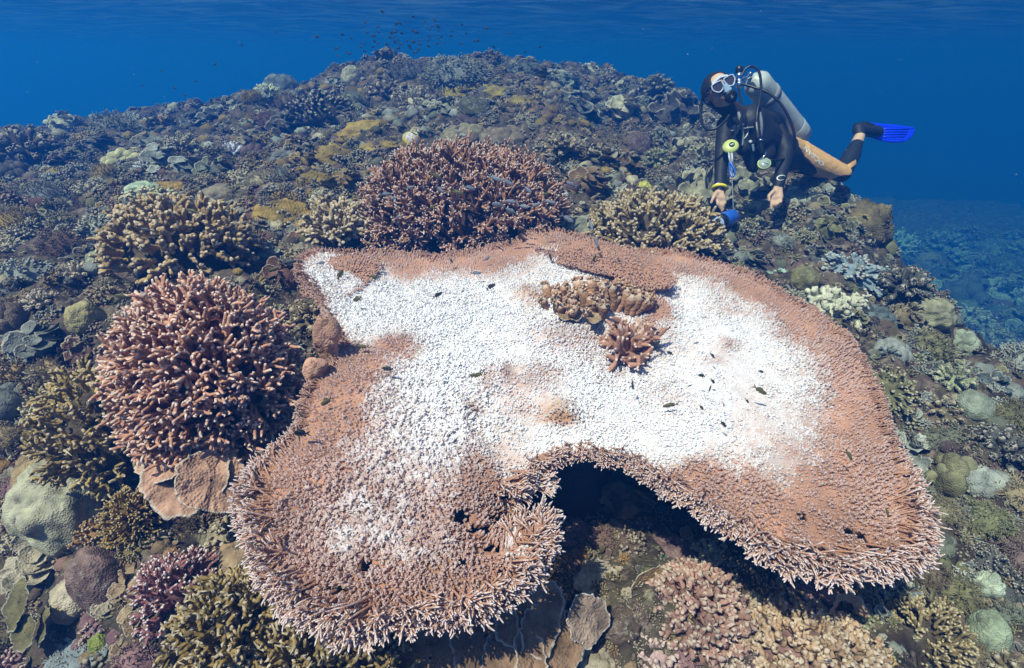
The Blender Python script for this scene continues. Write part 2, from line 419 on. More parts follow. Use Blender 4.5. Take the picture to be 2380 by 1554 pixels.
# ground sheet
_nx, _ny = GX.shape
_i, _j = np.meshgrid(np.arange(_nx - 1), np.arange(_ny - 1), indexing='ij')
_F = np.stack([_i * _ny + _j, (_i + 1) * _ny + _j, (_i + 1) * _ny + _j + 1, _i * _ny + _j + 1], -1).reshape(-1, 4)
g = Geo(); g.add(np.stack([GX, GY, GZ], -1).reshape(-1, 3), _F)
def ground_material():
    m, nt, b = mat_base("reef_rock")
    N, Lk = nt.nodes, nt.links
    geo = N.new("ShaderNodeNewGeometry")
    def noise(scale, det=5):
        n = N.new("ShaderNodeTexNoise"); n.inputs["Scale"].default_value = scale; n.inputs["Detail"].default_value = det
        Lk.new(geo.outputs["Position"], n.inputs["Vector"]); return n
    r1 = N.new("ShaderNodeValToRGB"); e = r1.color_ramp.elements
    e[0].position, e[0].color = 0.3, (0.022, 0.018, 0.016, 1); e[1].position, e[1].color = 0.72, (0.20, 0.165, 0.105, 1)
    for p, c in ((0.42, (0.055, 0.040, 0.032, 1)), (0.5, (0.085, 0.07, 0.045, 1)), (0.6, (0.11, 0.07, 0.06, 1))):
        q = e.new(p); q.color = c
    a = noise(7.0); Lk.new(a.outputs["Fac"], r1.inputs["Fac"])
    r2 = N.new("ShaderNodeValToRGB"); e = r2.color_ramp.elements
    e[0].position, e[0].color = 0.56, (0, 0, 0, 1); e[1].position, e[1].color = 0.68, (1, 1, 1, 1)
    c = noise(17.0); Lk.new(c.outputs["Fac"], r2.inputs["Fac"])
    mix = N.new("ShaderNodeMix"); mix.data_type = 'RGBA'
    Lk.new(r2.outputs["Color"], mix.inputs[0]); Lk.new(r1.outputs["Color"], mix.inputs[6]); mix.inputs[7].default_value = (0.22, 0.165, 0.13, 1)
    r3 = N.new("ShaderNodeValToRGB"); e = r3.color_ramp.elements
    e[0].position, e[0].color = 0.6, (0, 0, 0, 1); e[1].position, e[1].color = 0.7, (1, 1, 1, 1)
    d = noise(11.0, 6); d.noise_dimensions = '4D'; d.inputs["W"].default_value = 3.0; Lk.new(d.outputs["Fac"], r3.inputs["Fac"])
    mix2 = N.new("ShaderNodeMix"); mix2.data_type = 'RGBA'
    Lk.new(r3.outputs["Color"], mix2.inputs[0]); Lk.new(mix.outputs[2], mix2.inputs[6]); mix2.inputs[7].default_value = (0.36, 0.32, 0.22, 1)
    Lk.new(mix2.outputs[2], b.inputs["Base Color"])
    b.inputs["Roughness"].default_value = 0.9; b.inputs["Specular IOR Level"].default_value = 0.1
    f = noise(55.0, 8); bp = N.new("ShaderNodeBump"); bp.inputs["Strength"].default_value = 1.0; bp.inputs["Distance"].default_value = 0.02
    Lk.new(f.outputs["Fac"], bp.inputs["Height"]); Lk.new(bp.outputs[0], b.inputs["Normal"])
    return m
tag(link("reef_ground", g.mesh("reef_ground", ground_material())), kind="structure")

# the underside of the sea surface, rippled
_s = 190.0
_ax = np.sinh(np.linspace(-4.2, 4.2, 360)) / math.sinh(4.2) * _s
WX, WY = np.meshgrid(_ax, _ax + 8, indexing='ij')
WZ = 2.12 + 0.05 * np.sin(WX * 0.9 + WY * 1.5 + 1.2 * vnoise(np.stack([WX * .5, WY * .5, 0 * WX], -1), 5)) + 0.035 * fbm(np.stack([WX * 1.1, WY * 2.0, 0 * WX], -1), 3, 8)
_k = len(_ax)
_i, _j = np.meshgrid(np.arange(_k - 1), np.arange(_k - 1), indexing='ij')
_F = np.stack([_i * _k + _j, (_i + 1) * _k + _j, (_i + 1) * _k + _j + 1, _i * _k + _j + 1], -1).reshape(-1, 4)
g = Geo(); g.add(np.stack([WX, WY, WZ], -1).reshape(-1, 3), _F)
def surface_material():
    m, nt, b = mat_base("sea_surface"); N, Lk = nt.nodes, nt.links
    N.remove(b); out = N["Material Output"]
    geo = N.new("ShaderNodeNewGeometry")
    mp = N.new("ShaderNodeMapping"); mp.inputs["Rotation"].default_value = (0, 0, R(28)); mp.inputs["Scale"].default_value = (0.55, 1.7, 1)
    Lk.new(geo.outputs["Position"], mp.inputs["Vector"])
    n = N.new("ShaderNodeTexNoise"); n.inputs["Scale"].default_value = 1.3; n.inputs["Detail"].default_value = 6; n.inputs["Distortion"].default_value = 0.8
    Lk.new(mp.outputs[0], n.inputs["Vector"])
    bp = N.new("ShaderNodeBump"); bp.inputs["Strength"].default_value = 0.25; bp.inputs["Distance"].default_value = 0.12
    Lk.new(n.outputs["Fac"], bp.inputs["Height"])
    fr = N.new("ShaderNodeFresnel"); fr.inputs["IOR"].default_value = 1.33
    gl = N.new("ShaderNodeBsdfGlossy"); gl.inputs["Roughness"].default_value = 0.28; gl.inputs["Color"].default_value = (0.75, 0.85, 0.9, 1)
    Lk.new(bp.outputs[0], gl.inputs["Normal"])
    tr = N.new("ShaderNodeBsdfTransparent")
    tl = N.new("ShaderNodeBsdfTranslucent"); tl.inputs["Color"].default_value = (0.75, 0.85, 0.9, 1)
    m1 = N.new("ShaderNodeMixShader"); Lk.new(fr.outputs[0], m1.inputs[0]); Lk.new(tr.outputs[0], m1.inputs[1]); Lk.new(gl.outputs[0], m1.inputs[2])
    rp = N.new("ShaderNodeMapRange"); rp.inputs["From Min"].default_value = 0.45; rp.inputs["From Max"].default_value = 0.75; rp.inputs["To Max"].default_value = 0.05  # noise-patterned translucency paints brighter light streaks onto the ripples
    Lk.new(n.outputs["Fac"], rp.inputs["Value"])
    m2 = N.new("ShaderNodeMixShader"); Lk.new(rp.outputs[0], m2.inputs[0]); Lk.new(m1.outputs[0], m2.inputs[1]); Lk.new(tl.outputs[0], m2.inputs[2])
    Lk.new(m2.outputs[0], out.inputs["Surface"])
    return m
tag(link("water_surface", g.mesh("water_surface", surface_material())), kind="structure")

# the sea water itself: one closed even volume round everything
def haze_box():
    x0, x1, y0, y1, z0, z1 = -205, 205, -200, 210, -9.0, 2.45
    V = [(x, y, z) for x in (x0, x1) for y in (y0, y1) for z in (z0, z1)]
    F = [(0, 1, 3, 2), (4, 6, 7, 5), (0, 4, 5, 1), (2, 3, 7, 6), (0, 2, 6, 4), (1, 5, 7, 3)]
    g = Geo(); g.add(V, F)
    m = bpy.data.materials.new("sea_haze"); m.use_nodes = True; nt = m.node_tree
    nt.nodes.remove(nt.nodes["Principled BSDF"])
    v = nt.nodes.new("ShaderNodeVolumePrincipled")
    v.inputs["Color"].default_value = (0.009, 0.148, 0.62, 1)
    v.inputs["Absorption Color"].default_value = (0.10, 0.45, 0.85, 1)
    v.inputs["Density"].default_value = 0.112
    v.inputs["Anisotropy"].default_value = 0.5
    nt.links.new(v.outputs[0], nt.nodes["Material Output"].inputs["Volume"])
    o = link("haze", g.mesh("haze", m, False)); tag(o, kind="stuff")
    return o
haze_box()

# ================================================================== THE TABLE CORAL
OUT = [(690,625),(720,600),(770,590),(830,585),(870,575),(930,590),(1000,590),(1100,585),(1180,570),(1230,550),(1270,537),(1340,545),(1400,560),(1470,578),(1500,575),
 (1580,585),(1650,600),(1720,625),(1800,665),(1860,705),(1920,750),(1960,780),(2000,830),(2030,890),(2055,940),(2075,1000),(2085,1030),(2110,1075),(2130,1110),(2150,1170),(2165,1215),
 (2170,1260),(2160,1300),(2120,1328),(2060,1342),(2010,1345),(1960,1365),(1900,1358),(1880,1335),(1850,1342),(1810,1335),(1785,1315),(1740,1285),(1690,1250),(1640,1220),(1590,1180),(1530,1145),
 (1480,1108),(1440,1085),(1400,1088),(1370,1072),(1330,1075),(1300,1085),(1280,1105),(1250,1112),(1240,1140),(1225,1165),(1195,1190),(1235,1195),(1270,1188),(1292,1205),(1296,1240),(1285,1285),(1255,1335),(1220,1370),(1165,1410),(1110,1445),
 (1050,1465),(1000,1462),(955,1478),(900,1480),(850,1500),(800,1490),(740,1470),(680,1435),(632,1390),(602,1345),(577,1285),(557,1225),(552,1180),(575,1120),(605,1085),(650,1045),(685,1010),(692,970),
 (705,930),(725,890),(765,860),(792,820),(772,780),(748,730),(722,690),(690,665)]
TA, TY0, TB = 0.19, 0.9, -0.03
def table_plane_t(px, py):
    d = ray(px, py)
    return (1.0 + TA * TY0) / (-d[..., 2] + TA * d[..., 1] + TB * d[..., 0])
_o = np.array(OUT, float)
_t = table_plane_t(_o[:, 0], _o[:, 1])
TPOLY = at(_o[:, 0], _o[:, 1], _t)[:, :2]                    # outline on the tilted table plane, metres
def in_poly(x, y, P):
    x = np.asarray(x); y = np.asarray(y); ins = np.zeros(x.shape, bool)
    for (x1, y1), (x2, y2) in zip(P, np.roll(P, -1, 0)):
        c = ((y1 > y) != (y2 > y)) & (x < (x2 - x1) * (y - y1) / (y2 - y1 + 1e-12) + x1)
        ins ^= c
    return ins
def edge_dist(x, y, P):
    q = np.stack([x, y], -1); best = np.full(q.shape[:-1], 1e9); near = np.zeros(q.shape)
    for a, b in zip(P, np.roll(P, -1, 0)):
        ab = b - a; s = np.clip(((q - a) @ ab) / (ab @ ab + 1e-12), 0, 1)
        c = a + s[..., None] * ab; d = np.linalg.norm(q - c, axis=-1)
        m = d < best; best = np.where(m, d, best); near = np.where(m[..., None], c, near)
    return best, near
TC = np.array([0.20, 1.55])                                  # where the stem carries it
def table_z(x, y):
    x, y = np.asarray(x, float), np.asarray(y, float)
    p = np.stack([x, y, 0 * x], -1)
    z = TA * (y - TY0) + TB * x
    z = z + 0.016 * fbm(p * 3.2, 2, 21) + 0.010 * fbm(p * 9.0, 2, 22)
    # a raised lip along the crack in the middle, and small mounds
    q = np.stack([x, y], -1)
    for (cx, cy, rx, h) in TBUMPS:
        z = z + h * np.exp(-(((x - cx) ** 2 + (y - cy) ** 2) / rx ** 2))
    # the left lobe stands a little above the middle: a step along the crack
    s = (x - CRX(y))
    z = z + 0.022 * smooth(0.02, -0.02, s) * smooth(0.86, 1.0, y) * smooth(1.55, 1.4, y)
    return z
def _w(px, py):
    t = table_plane_t(np.float64(px), np.float64(py)); return at(np.float64(px), np.float64(py), t)[:2]
_c = np.array([_w(*p) for p in [(1185, 850), (1180, 900), (1105, 950), (1090, 1000), (1160, 1090)]])
def CRX(y):
    o = np.argsort(_c[:, 1]); return np.interp(y, _c[o, 1], _c[o, 0])
TBUMPS = [(*_w(1310, 965), 0.05, 0.03), (*_w(1225, 690), 0.06, 0.03), (*_w(1680, 800), 0.03, 0.02), (*_w(1340, 770), 0.07, 0.025), (*_w(730, 640), 0.16, 0.03), (*_w(1500, 690), 0.08, 0.02),
          (*_w(1550, 720), 0.05, 0.02), (*_w(1870, 1060), 0.12, 0.02), (*_w(1400, 880), 0.10, -0.012), (*_w(1420, 790), 0.16, -0.035), (*_w(1040, 860), 0.10, 0.012)]

# living tissue (brown) and bleached skeleton (white): how bleached a spot is, laid out on the table
WB = [(900,700,190,95,1.0),(1080,730,210,120,1.25),(1200,820,200,90,1.05),(1350,900,170,110,1.0),(1500,980,220,130,1.2),(1680,900,190,130,1.1),(1650,740,150,55,.9),(1750,1010,160,110,.95),
      (1150,640,190,40,.95),(1420,1040,170,70,.8),(1190,1020,170,140,.75),(1050,1000,220,170,.62),(950,1100,260,200,.34),(1880,1070,110,60,.6),(1300,610,120,30,.5),(1830,1150,120,80,.5),(1000,620,150,25,.5),(860,760,120,60,.7),(1620,1110,160,60,.6)]
BB = [(1240,875,70,45,.55),(1330,770,90,35,.35),(1470,790,80,60,.4),(1290,960,60,25,.5),(1180,870,30,25,.4),(1530,720,40,35,.9),(1700,800,30,14,.7),(1660,830,30,12,.4),(1100,690,30,8,.5),(1230,690,45,22,.6),(930,800,60,25,.4),(860,640,80,30,.3),(1305,985,34,10,.9),(1130,905,16,26,.5),(1100,960,30,14,.6),(1420,590,60,20,.4)]
def bleach(x, y):
    px, py, _ = proj(np.stack([x, y, TA * (y - TY0) + TB * x], -1))
    d, _n_ = edge_dist(x, y, TPOLY)
    near_notch = smooth(1090, 1200, px) * smooth(1660, 1520, px) * smooth(850, 950, py)
    leftside = smooth(960, 820, px) * smooth(900, 780, py)
    thin = np.maximum(near_notch, leftside)
    s = smooth(0.02 * (1 - thin), 0.32 - 0.25 * thin, d)
    u = (1150 - px) * .6 + (py - 850) * .8; v = (px - 1500) * .35 + (py - 900) * .8
    s = s * (1 - smooth(10, 650, u) * smooth(1260, 1130, px)) * (1 - smooth(120, 480, v) * smooth(1330, 1480, px))
    s = s * (1 - 0.75 * smooth(660, 600, py) * smooth(1330, 1420, px))
    s = np.maximum(s, .34 * smooth(.04, .18, d) * smooth(1400, 1280, px))
    s = s * .80 + .22 * smooth(.4, .9, s) * np.exp(-((px - 1090) / 260) ** 2 - ((py - 730) / 120) ** 2)
    for cx, cy, rx, ry, w in BB: s = s - 0.75 * w * np.exp(-(((px - cx) / rx) ** 2 + ((py - cy) / ry) ** 2))
    p = np.stack([x, y, 0 * x], -1)
    s = s + (0.17 * fbm(p * 6, 4, 31) + 0.16 * vnoise(p * 85, 32)) * smooth(0.0, 0.3, s)
    return np.clip(s, 0, 1)
BROWN, RIM, WHITE, OCHRE = np.array([0.40, 0.205, 0.13]), np.array([0.57, 0.42, 0.40]), np.array([0.82, 0.785, 0.80]), np.array([0.44, 0.27, 0.10])
def tissue(x, y, tip):
    """colour of a branchlet: brown foot, bleached or pale tip"""
    b = bleach(x, y)
    p = np.stack([x, y, 0 * x], -1)
    px, py, _ = proj(np.stack([x, y, TA * (y - TY0) + TB * x], -1))
    oc = smooth(0.0, 0.5, fbm(p * 5, 2, 41)) * np.exp(-(((px - 1280) / 260) ** 2 + ((py - 840) / 130) ** 2))
    foot = BROWN * (1 + 0.25 * fbm(p * 11, 2, 42))[..., None]
    foot = foot * (1 - oc[..., None]) + OCHRE * oc[..., None]
    k = np.clip(1.15 * b - 0.50 + 0.72 * tip * smooth(0.03, 0.5, b), 0, 1)
    c = foot * (1 - k[..., None]) + WHITE * k[..., None]
    kt = smooth(0.6, 1.0, tip) * 0.72 * (1 - k)
    return c * (1 - kt[..., None]) + RIM * kt[..., None]

T_ROOT = empty("table_coral", (float(TC[0]), float(TC[1]), -0.3))
tag(T_ROOT, "huge flat table coral with bleached white middle and brown rim, filling the foreground", "coral")
def rel(o):
    o.parent = T_ROOT; o.matrix_parent_inverse = Matrix.Translation(-Vector(T_ROOT.location)); return o
mat_table = vcol_mat("acropora_tissue", rough=0.8, spec=0.15, grain=260.0, bump=0.6, var=0.35)

# plate: two skins joined at the rim, edge left ragged under the fringe
st = 0.0125
xs = np.arange(TPOLY[:, 0].min() - .02, TPOLY[:, 0].max() + .02, st); ys = np.arange(TPOLY[:, 1].min() - .02, TPOLY[:, 1].max() + .02, st)
PX, PY = np.meshgrid(xs, ys, indexing='ij')
ED, _ = edge_dist(PX, PY, TPOLY)
INS = in_poly(PX, PY, TPOLY)
SD = np.where(INS, ED, -ED)
FRONT = smooth(1.15, 0.85, PY) * smooth(-0.75, -0.5, PX)       # the open lattice of the front edge
ragged = 0.022 + 0.055 * FRONT + 0.014 * fbm(np.stack([PX * 18, PY * 18, 0 * PX], -1), 2, 51)
holes = (fbm(np.stack([PX * 30, PY * 30, 0 * PX], -1), 2, 52) > 0.80) & (SD < 0.16) & (FRONT > 0.5)
KEEP = (SD > ragged) & ~holes
cell = KEEP[:-1, :-1] & KEEP[1:, :-1] & KEEP[1:, 1:] & KEEP[:-1, 1:]
idx = -np.ones(PX.shape, int); used = np.zeros(PX.shape, bool)
for a, b in ((0, 0), (1, 0), (1, 1), (0, 1)): used[a:a + cell.shape[0], b:b + cell.shape[1]] |= cell
idx[used] = np.arange(used.sum()); n = used.sum()
ux, uy = PX[used], PY[used]
zt = table_z(ux, uy); thick = 0.012 + 0.05 * smooth(0.02, 0.5, SD[used])
ci, cj = np.nonzero(cell)
F1 = np.stack([idx[ci, cj], idx[ci + 1, cj], idx[ci + 1, cj + 1], idx[ci, cj + 1]], -1)
E = np.concatenate([F1[:, [0, 1]], F1[:, [1, 2]], F1[:, [2, 3]], F1[:, [3, 0]]])
key = np.minimum(E[:, 0], E[:, 1]) * (n + 1) + np.maximum(E[:, 0], E[:, 1])
_u, _inv, _cnt = np.unique(key, return_inverse=True, return_counts=True)
B = E[_cnt[_inv] == 1]
F3 = np.stack([B[:, 1], B[:, 0], B[:, 0] + n, B[:, 1] + n], -1)
g = Geo()
ctop = tissue(ux, uy, np.full(len(ux), 0.25))
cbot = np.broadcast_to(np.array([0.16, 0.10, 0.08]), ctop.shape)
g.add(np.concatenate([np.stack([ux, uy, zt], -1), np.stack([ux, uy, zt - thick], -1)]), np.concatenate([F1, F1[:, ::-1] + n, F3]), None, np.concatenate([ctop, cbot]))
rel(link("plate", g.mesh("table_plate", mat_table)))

# branchlets over the whole upper face
sp = 0.0104
gx = np.arange(xs[0], xs[-1], sp); gy = np.arange(ys[0], ys[-1], sp * 0.87)
BX, BY = np.meshgrid(gx, gy, indexing='ij')
BX = BX + (np.arange(len(gy)) % 2)[None] * sp / 2 + rng.uniform(-.32, .32, BX.shape) * sp
BY = BY + rng.uniform(-.32, .32, BY.shape) * sp
bx, by = BX.ravel(), BY.ravel()
nmain = len(bx); sp2 = .0125
QX, QY = np.meshgrid(np.arange(xs[0], xs[-1], sp2), np.arange(ys[0], ys[-1], sp2), indexing='ij')
bx = np.concatenate([bx, (QX + rng.uniform(-.5, .5, QX.shape) * sp2).ravel()]); by = np.concatenate([by, (QY + rng.uniform(-.5, .5, QX.shape) * sp2).ravel()])
mult = np.concatenate([np.ones(nmain), np.full(QX.size, .62)])
ins = in_poly(bx, by, TPOLY); bx, by, mult = bx[ins], by[ins], mult[ins]
ed, near = edge_dist(bx, by, TPOLY)
front = smooth(1.15, 0.85, by) * smooth(-0.75, -0.5, bx)
hol = (fbm(np.stack([bx * 30, by * 30, 0 * bx], -1), 2, 52) > 0.72) & (ed < 0.16) & (front > 0.5)
k = (ed > 0.012) & ~hol; bx, by, ed, near, front, mult = bx[k], by[k], ed[k], near[k], front[k], mult[k]
outd = np.stack([bx, by], -1) - TC; out_r = norm(outd)
toe = norm(near - np.stack([bx, by], -1)); toe = np.nan_to_num(toe)
w = smooth(0.22, 0.03, ed)[:, None]
hd = norm(out_r * (1 - w) + toe * w)
bl = bleach(bx, by)
worn = smooth(0.45, 0.9, bl)
lean = 0.25 * (1 - worn) + 1.0 * smooth(0.35, 0.0, ed) + 0.25 * smooth(0.0, 0.7, np.linalg.norm(outd, axis=-1))
D = norm(np.concatenate([hd * lean[:, None], np.ones((len(bx), 1))], 1) + rng.normal(size=(len(bx), 3)) * 0.15)
size = 1.0 + 0.32 * fbm(np.stack([bx * 4, by * 4, 0 * bx], -1), 3, 61) + 0.28 * vnoise(np.stack([bx * 38, by * 38, 0 * bx], -1), 62) + rng.uniform(-.3, .3, len(bx))
size = np.maximum(size, .35) * mult
# the left lobe carries fat knobs; the bleached centre is worn short
knob = smooth(0.15, -0.15, bx) * smooth(1.55, 1.2, by) * smooth(0.03, 0.25, ed)
Lb = (0.0115 + 0.006 * smooth(0.25, 0.02, ed) + 0.003 * knob) * size * (1 - 0.42 * worn)
rb = (0.0030 + 0.0021 * knob + 0.0008 * smooth(.2, .8, bl)) * size
O = np.stack([bx, by, table_z(bx, by) - 0.004], -1)
g = Geo()
M = len(bx)
P = O[:, None] + D[:, None] * Lb[:, None, None] * np.array([0, .45, .8, .95, 1.0])[None, :, None] + UP * (0.25 * Lb[:, None, None] * np.array([0, .1, .5, .9, 1.0])[None, :, None] ** 2)
prof = np.array([0.85, 1.0, 0.92, 0.62, 0.05])
V, F, (m_, k_, s_) = tubes(P, rb[:, None] * prof, 6)
tipv = np.broadcast_to(np.array([0, .45, .8, .95, 1.0])[None, :, None], (m_, k_, s_)).ravel()
rep = k_ * s_
g.add(V, F, tipv, tissue(np.repeat(bx, rep), np.repeat(by, rep), tipv))
# corallites: small side cups round every branchlet
for q in range(6):
    sel = slice(None)
    side = perp(D); f = rng.uniform(0.4, 1.0, M)
    O2 = O + D * (Lb * f)[:, None]; D2 = norm(side + 0.7 * D); L2 = rb * rng.uniform(1.5, 2.3, M)
    P2 = O2[:, None] + D2[:, None] * L2[:, None, None] * np.array([0, .7, 1.0])[None, :, None]
    V, F, (m_, k_, s_) = tubes(P2, (rb * 0.48)[:, None] * np.array([1.0, .8, .1]), 4)
    tipv = np.broadcast_to(np.array([.5, .85, 1.0])[None, :, None], (m_, k_, s_)).ravel(); rep = k_ * s_
    g.add(V, F, tipv, tissue(np.repeat(bx, rep), np.repeat(by, rep), tipv))
rel(link("branchlets", g.mesh("table_branchlets", mat_table)))

# fringe: forked fingers reaching out past the plate all round the rim
seg = np.roll(TPOLY, -1, 0) - TPOLY; slen = np.linalg.norm(seg, axis=-1); cum = np.concatenate([[0], np.cumsum(slen)])
perim = cum[-1]; nf = int(perim / 0.0048)
s = (np.arange(nf) + rng.uniform(-.4, .4, nf)) * perim / nf % perim
si = np.clip(np.searchsorted(cum, s) - 1, 0, len(TPOLY) - 1)
e = TPOLY[si] + seg[si] * ((s - cum[si]) / slen[si])[:, None]
area = 0.5 * np.sum(TPOLY[:, 0] * np.roll(TPOLY[:, 1], -1) - np.roll(TPOLY[:, 0], -1) * TPOLY[:, 1])
nrm = np.stack([seg[si][:, 1], -seg[si][:, 0]], -1) * np.sign(area); nrm = norm(nrm)
fr = smooth(1.2, 0.9, e[:, 1])
g = Geo()
for layer in range(3):
    back = rng.uniform(0.02, 0.05, nf) + 0.05 * fr * (layer > 0) * rng.uniform(0.3, 1, nf)
    root = e - nrm * back[:, None]
    dirn = norm(nrm + 0.45 * np.stack([-nrm[:, 1], nrm[:, 0]], -1) * rng.normal(size=(nf, 1)))
    up = 0.05 + 0.22 * layer + rng.uniform(-.12, .2, nf)
    D = norm(np.concatenate([dirn, up[:, None]], 1))
    L = back * 0.85 + rng.uniform(0.004, 0.016, nf) * (0.6 + 0.9 * fr)
    O = np.concatenate([root, (table_z(root[:, 0], root[:, 1]) - 0.008 + 0.004 * layer)[:, None]], 1)
    gg = Geo()
    branch_tree(gg, O, D, L, np.full(nf, 0.0026) * (0.85 + 0.35 * fr), levels=2, nsub=3, spread=0.75, ratio=0.5, rr=0.85, upb=0.12, bend=0.12, S=5, f0=0.4, f1=0.95)
    V, A, _ = gg.arrays()
    px_ = V[:, 0]; py_ = V[:, 1]
    b = np.clip(smooth(0.5, 1.0, A), 0, 1)
    d_, _q = edge_dist(px_, py_, TPOLY)
    sd = np.where(in_poly(px_, py_, TPOLY), d_, -d_)
    pale = np.clip(smooth(0.45, 1.0, A) * (0.35 + 0.65 * smooth(1.35, 1.0, py_)) + 0.45 * smooth(0.0, -0.012, sd), 0, 1)[:, None]
    base = BROWN * (1 + 0.2 * fbm(V * 20, 2, 71))[:, None]
    col = base * (1 - pale) + np.array([0.72, 0.58, 0.55]) * pale
    gg.C = [col]; gg.V = [V]; gg.A = [A]; gg.F = [np.concatenate(gg.F)]
    g.join(gg)
rel(link("fringe", g.mesh("table_fringe", mat_table)))

# a broken fan of twigs left standing in the notch
_q = at(np.float64(1246), np.float64(1122), table_plane_t(np.float64(1246), np.float64(1122))); g = Geo()
_dn = norm(np.stack([rng.uniform(.5, 1.0, 16), rng.uniform(-.7, .35, 16), rng.uniform(.0, .3, 16)], -1))
branch_tree(g, np.tile(_q - UP * .01, (16, 1)) + rng.normal(size=(16, 3)) * .006, _dn, rng.uniform(.03, .062, 16), np.full(16, .0034), levels=3, nsub=3, spread=.6, ratio=.5, rr=.85, S=5)
V, A, _ = g.arrays(); pale = smooth(.2, .9, A)[:, None] * .85 + .1; g.C = [BROWN * (1 - pale) + np.array([.74, .64, .62]) * pale]; g.V = [V]; g.A = [A]; g.F = [np.concatenate(g.F)]
rel(link("broken_branch", g.mesh("table_broken_branch", mat_table)))

# the upper tier that overlaps the far side
UT = [(1235,552),(1275,538),(1345,546),(1405,561),(1460,580),(1500,596),(1545,622),(1572,652),(1565,672),(1535,676),(1495,668),(1455,655),(1400,640),(1330,612),(1270,585)]
_o = np.array(UT, float)
def tier_t(px, py):
    d = ray(px, py); return (1.0 - 0.045 + TA * TY0) / (-d[..., 2] + TA * d[..., 1] + TB * d[..., 0])
UP2 = at(_o[:, 0], _o[:, 1], tier_t(_o[:, 0], _o[:, 1]))[:, :2]
def tier(poly, lift, name, tilt=0.0):
    c = poly.mean(0)
    xs_ = np.arange(poly[:, 0].min(), poly[:, 0].max(), 0.011); ys_ = np.arange(poly[:, 1].min(), poly[:, 1].max(), 0.011)
    X, Y = np.meshgrid(xs_, ys_, indexing='ij'); i_ = in_poly(X, Y, poly); d_, nr_ = edge_dist(X, Y, poly)
    keep = i_ & (d_ > 0.008)
    cl = keep[:-1, :-1] & keep[1:, :-1] & keep[1:, 1:] & keep[:-1, 1:]
    us = np.zeros(X.shape, bool)
    for a, b in ((0, 0), (1, 0), (1, 1), (0, 1)): us[a:a + cl.shape[0], b:b + cl.shape[1]] |= cl
    ix = -np.ones(X.shape, int); ix[us] = np.arange(us.sum()); n_ = us.sum(); ux_, uy_ = X[us], Y[us]
    zz = lambda x, y: TA * (y - TY0) + TB * x + lift * (smooth(.12, .48, x) if not tilt else 1) + 0.012 * fbm(np.stack([x * 6, y * 6, 0 * x], -1), 2, 81)
    a, b = np.nonzero(cl); f1 = np.stack([ix[a, b], ix[a + 1, b], ix[a + 1, b + 1], ix[a, b + 1]], -1)
    E = np.concatenate([f1[:, [0, 1]], f1[:, [1, 2]], f1[:, [2, 3]], f1[:, [3, 0]]]); ky = np.minimum(E[:, 0], E[:, 1]) * (n_ + 1) + np.maximum(E[:, 0], E[:, 1])
    _a, iv, ct = np.unique(ky, return_inverse=True, return_counts=True); Bd = E[ct[iv] == 1]
    f3 = np.stack([Bd[:, 1], Bd[:, 0], Bd[:, 0] + n_, Bd[:, 1] + n_], -1)
    g = Geo(); z_ = zz(ux_, uy_)
    base = np.broadcast_to(BROWN * 0.95, (2 * n_, 3))
    g.add(np.concatenate([np.stack([ux_, uy_, z_], -1), np.stack([ux_, uy_, z_ - 0.014], -1)]), np.concatenate([f1, f1[:, ::-1] + n_, f3]), None, base)
    m = i_ & (rng.uniform(size=X.shape) < 0.95)
    qx = X[m] + rng.uniform(-.004, .004, m.sum()); qy = Y[m] + rng.uniform(-.004, .004, m.sum()); dd = d_[m]
    tw = norm(nr_[m] - np.stack([qx, qy], -1)); ln = 0.4 + 1.2 * smooth(0.12, 0.0, dd)
    D = norm(np.concatenate([tw * ln[:, None], np.ones((len(qx), 1))], 1) + rng.normal(size=(len(qx), 3)) * 0.2)
    L = rng.uniform(0.010, 0.018, len(qx)); O = np.stack([qx, qy, zz(qx, qy) - 0.003], -1)
    gg = Geo(); branch_tree(gg, O, D, L, np.full(len(qx), 0.0032), levels=2, nsub=2, spread=0.8, ratio=0.5, S=5, bend=0.1)
    V, A, _ = gg.arrays(); pale = (smooth(0.5, 1, A) * 0.75)[:, None]
    gg.C = [BROWN * (1 + 0.2 * fbm(V * 20, 2, 71))[:, None] * (1 - pale) + np.array([0.56, 0.44, 0.43]) * pale]; gg.V = [V]; gg.A = [A]; gg.F = [np.concatenate(gg.F)]
    g.join(gg)
    return rel(link(name, g.mesh("table_" + name, mat_table)))
tier(UP2, 0.045, "upper_tier")
LT = np.array([(690,625),(722,602),(775,592),(835,588),(880,600),(885,625),(862,650),(830,672),(790,690),(740,698),(700,680)], float)
_d = at(LT[:, 0], LT[:, 1], (lambda d: (1.0 - 0.035 + TA * TY0) / (-d[..., 2] + TA * d[..., 1] + TB * d[..., 0]))(ray(LT[:, 0], LT[:, 1])))[:, :2]
tier(_d, 0.03, "side_lobe", 1)

# stem: a flaring foot under the middle
zc = float(table_z(TC[0], TC[1])); zf = float(ground_h(TC[0], TC[1])) - 0.1
kk = np.linspace(0, 1, 9)
Pp = np.stack([TC[0] + 0 * kk, TC[1] + 0 * kk, zf + (zc - 0.03 - zf) * kk], -1)[None]
V, F, _ = tubes(Pp, (0.13 + 0.07 * kk ** 4 + 0.10 * (1 - kk) ** 2)[None], 28)
V = V + 0.03 * fbm(V * 9, 3, 91)[:, None] * norm(V - np.array([TC[0], TC[1], 0])) * np.array([1, 1, 0])
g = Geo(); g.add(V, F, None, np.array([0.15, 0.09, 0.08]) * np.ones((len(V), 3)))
rel(link("stem", g.mesh("table_stem", mat_table)))

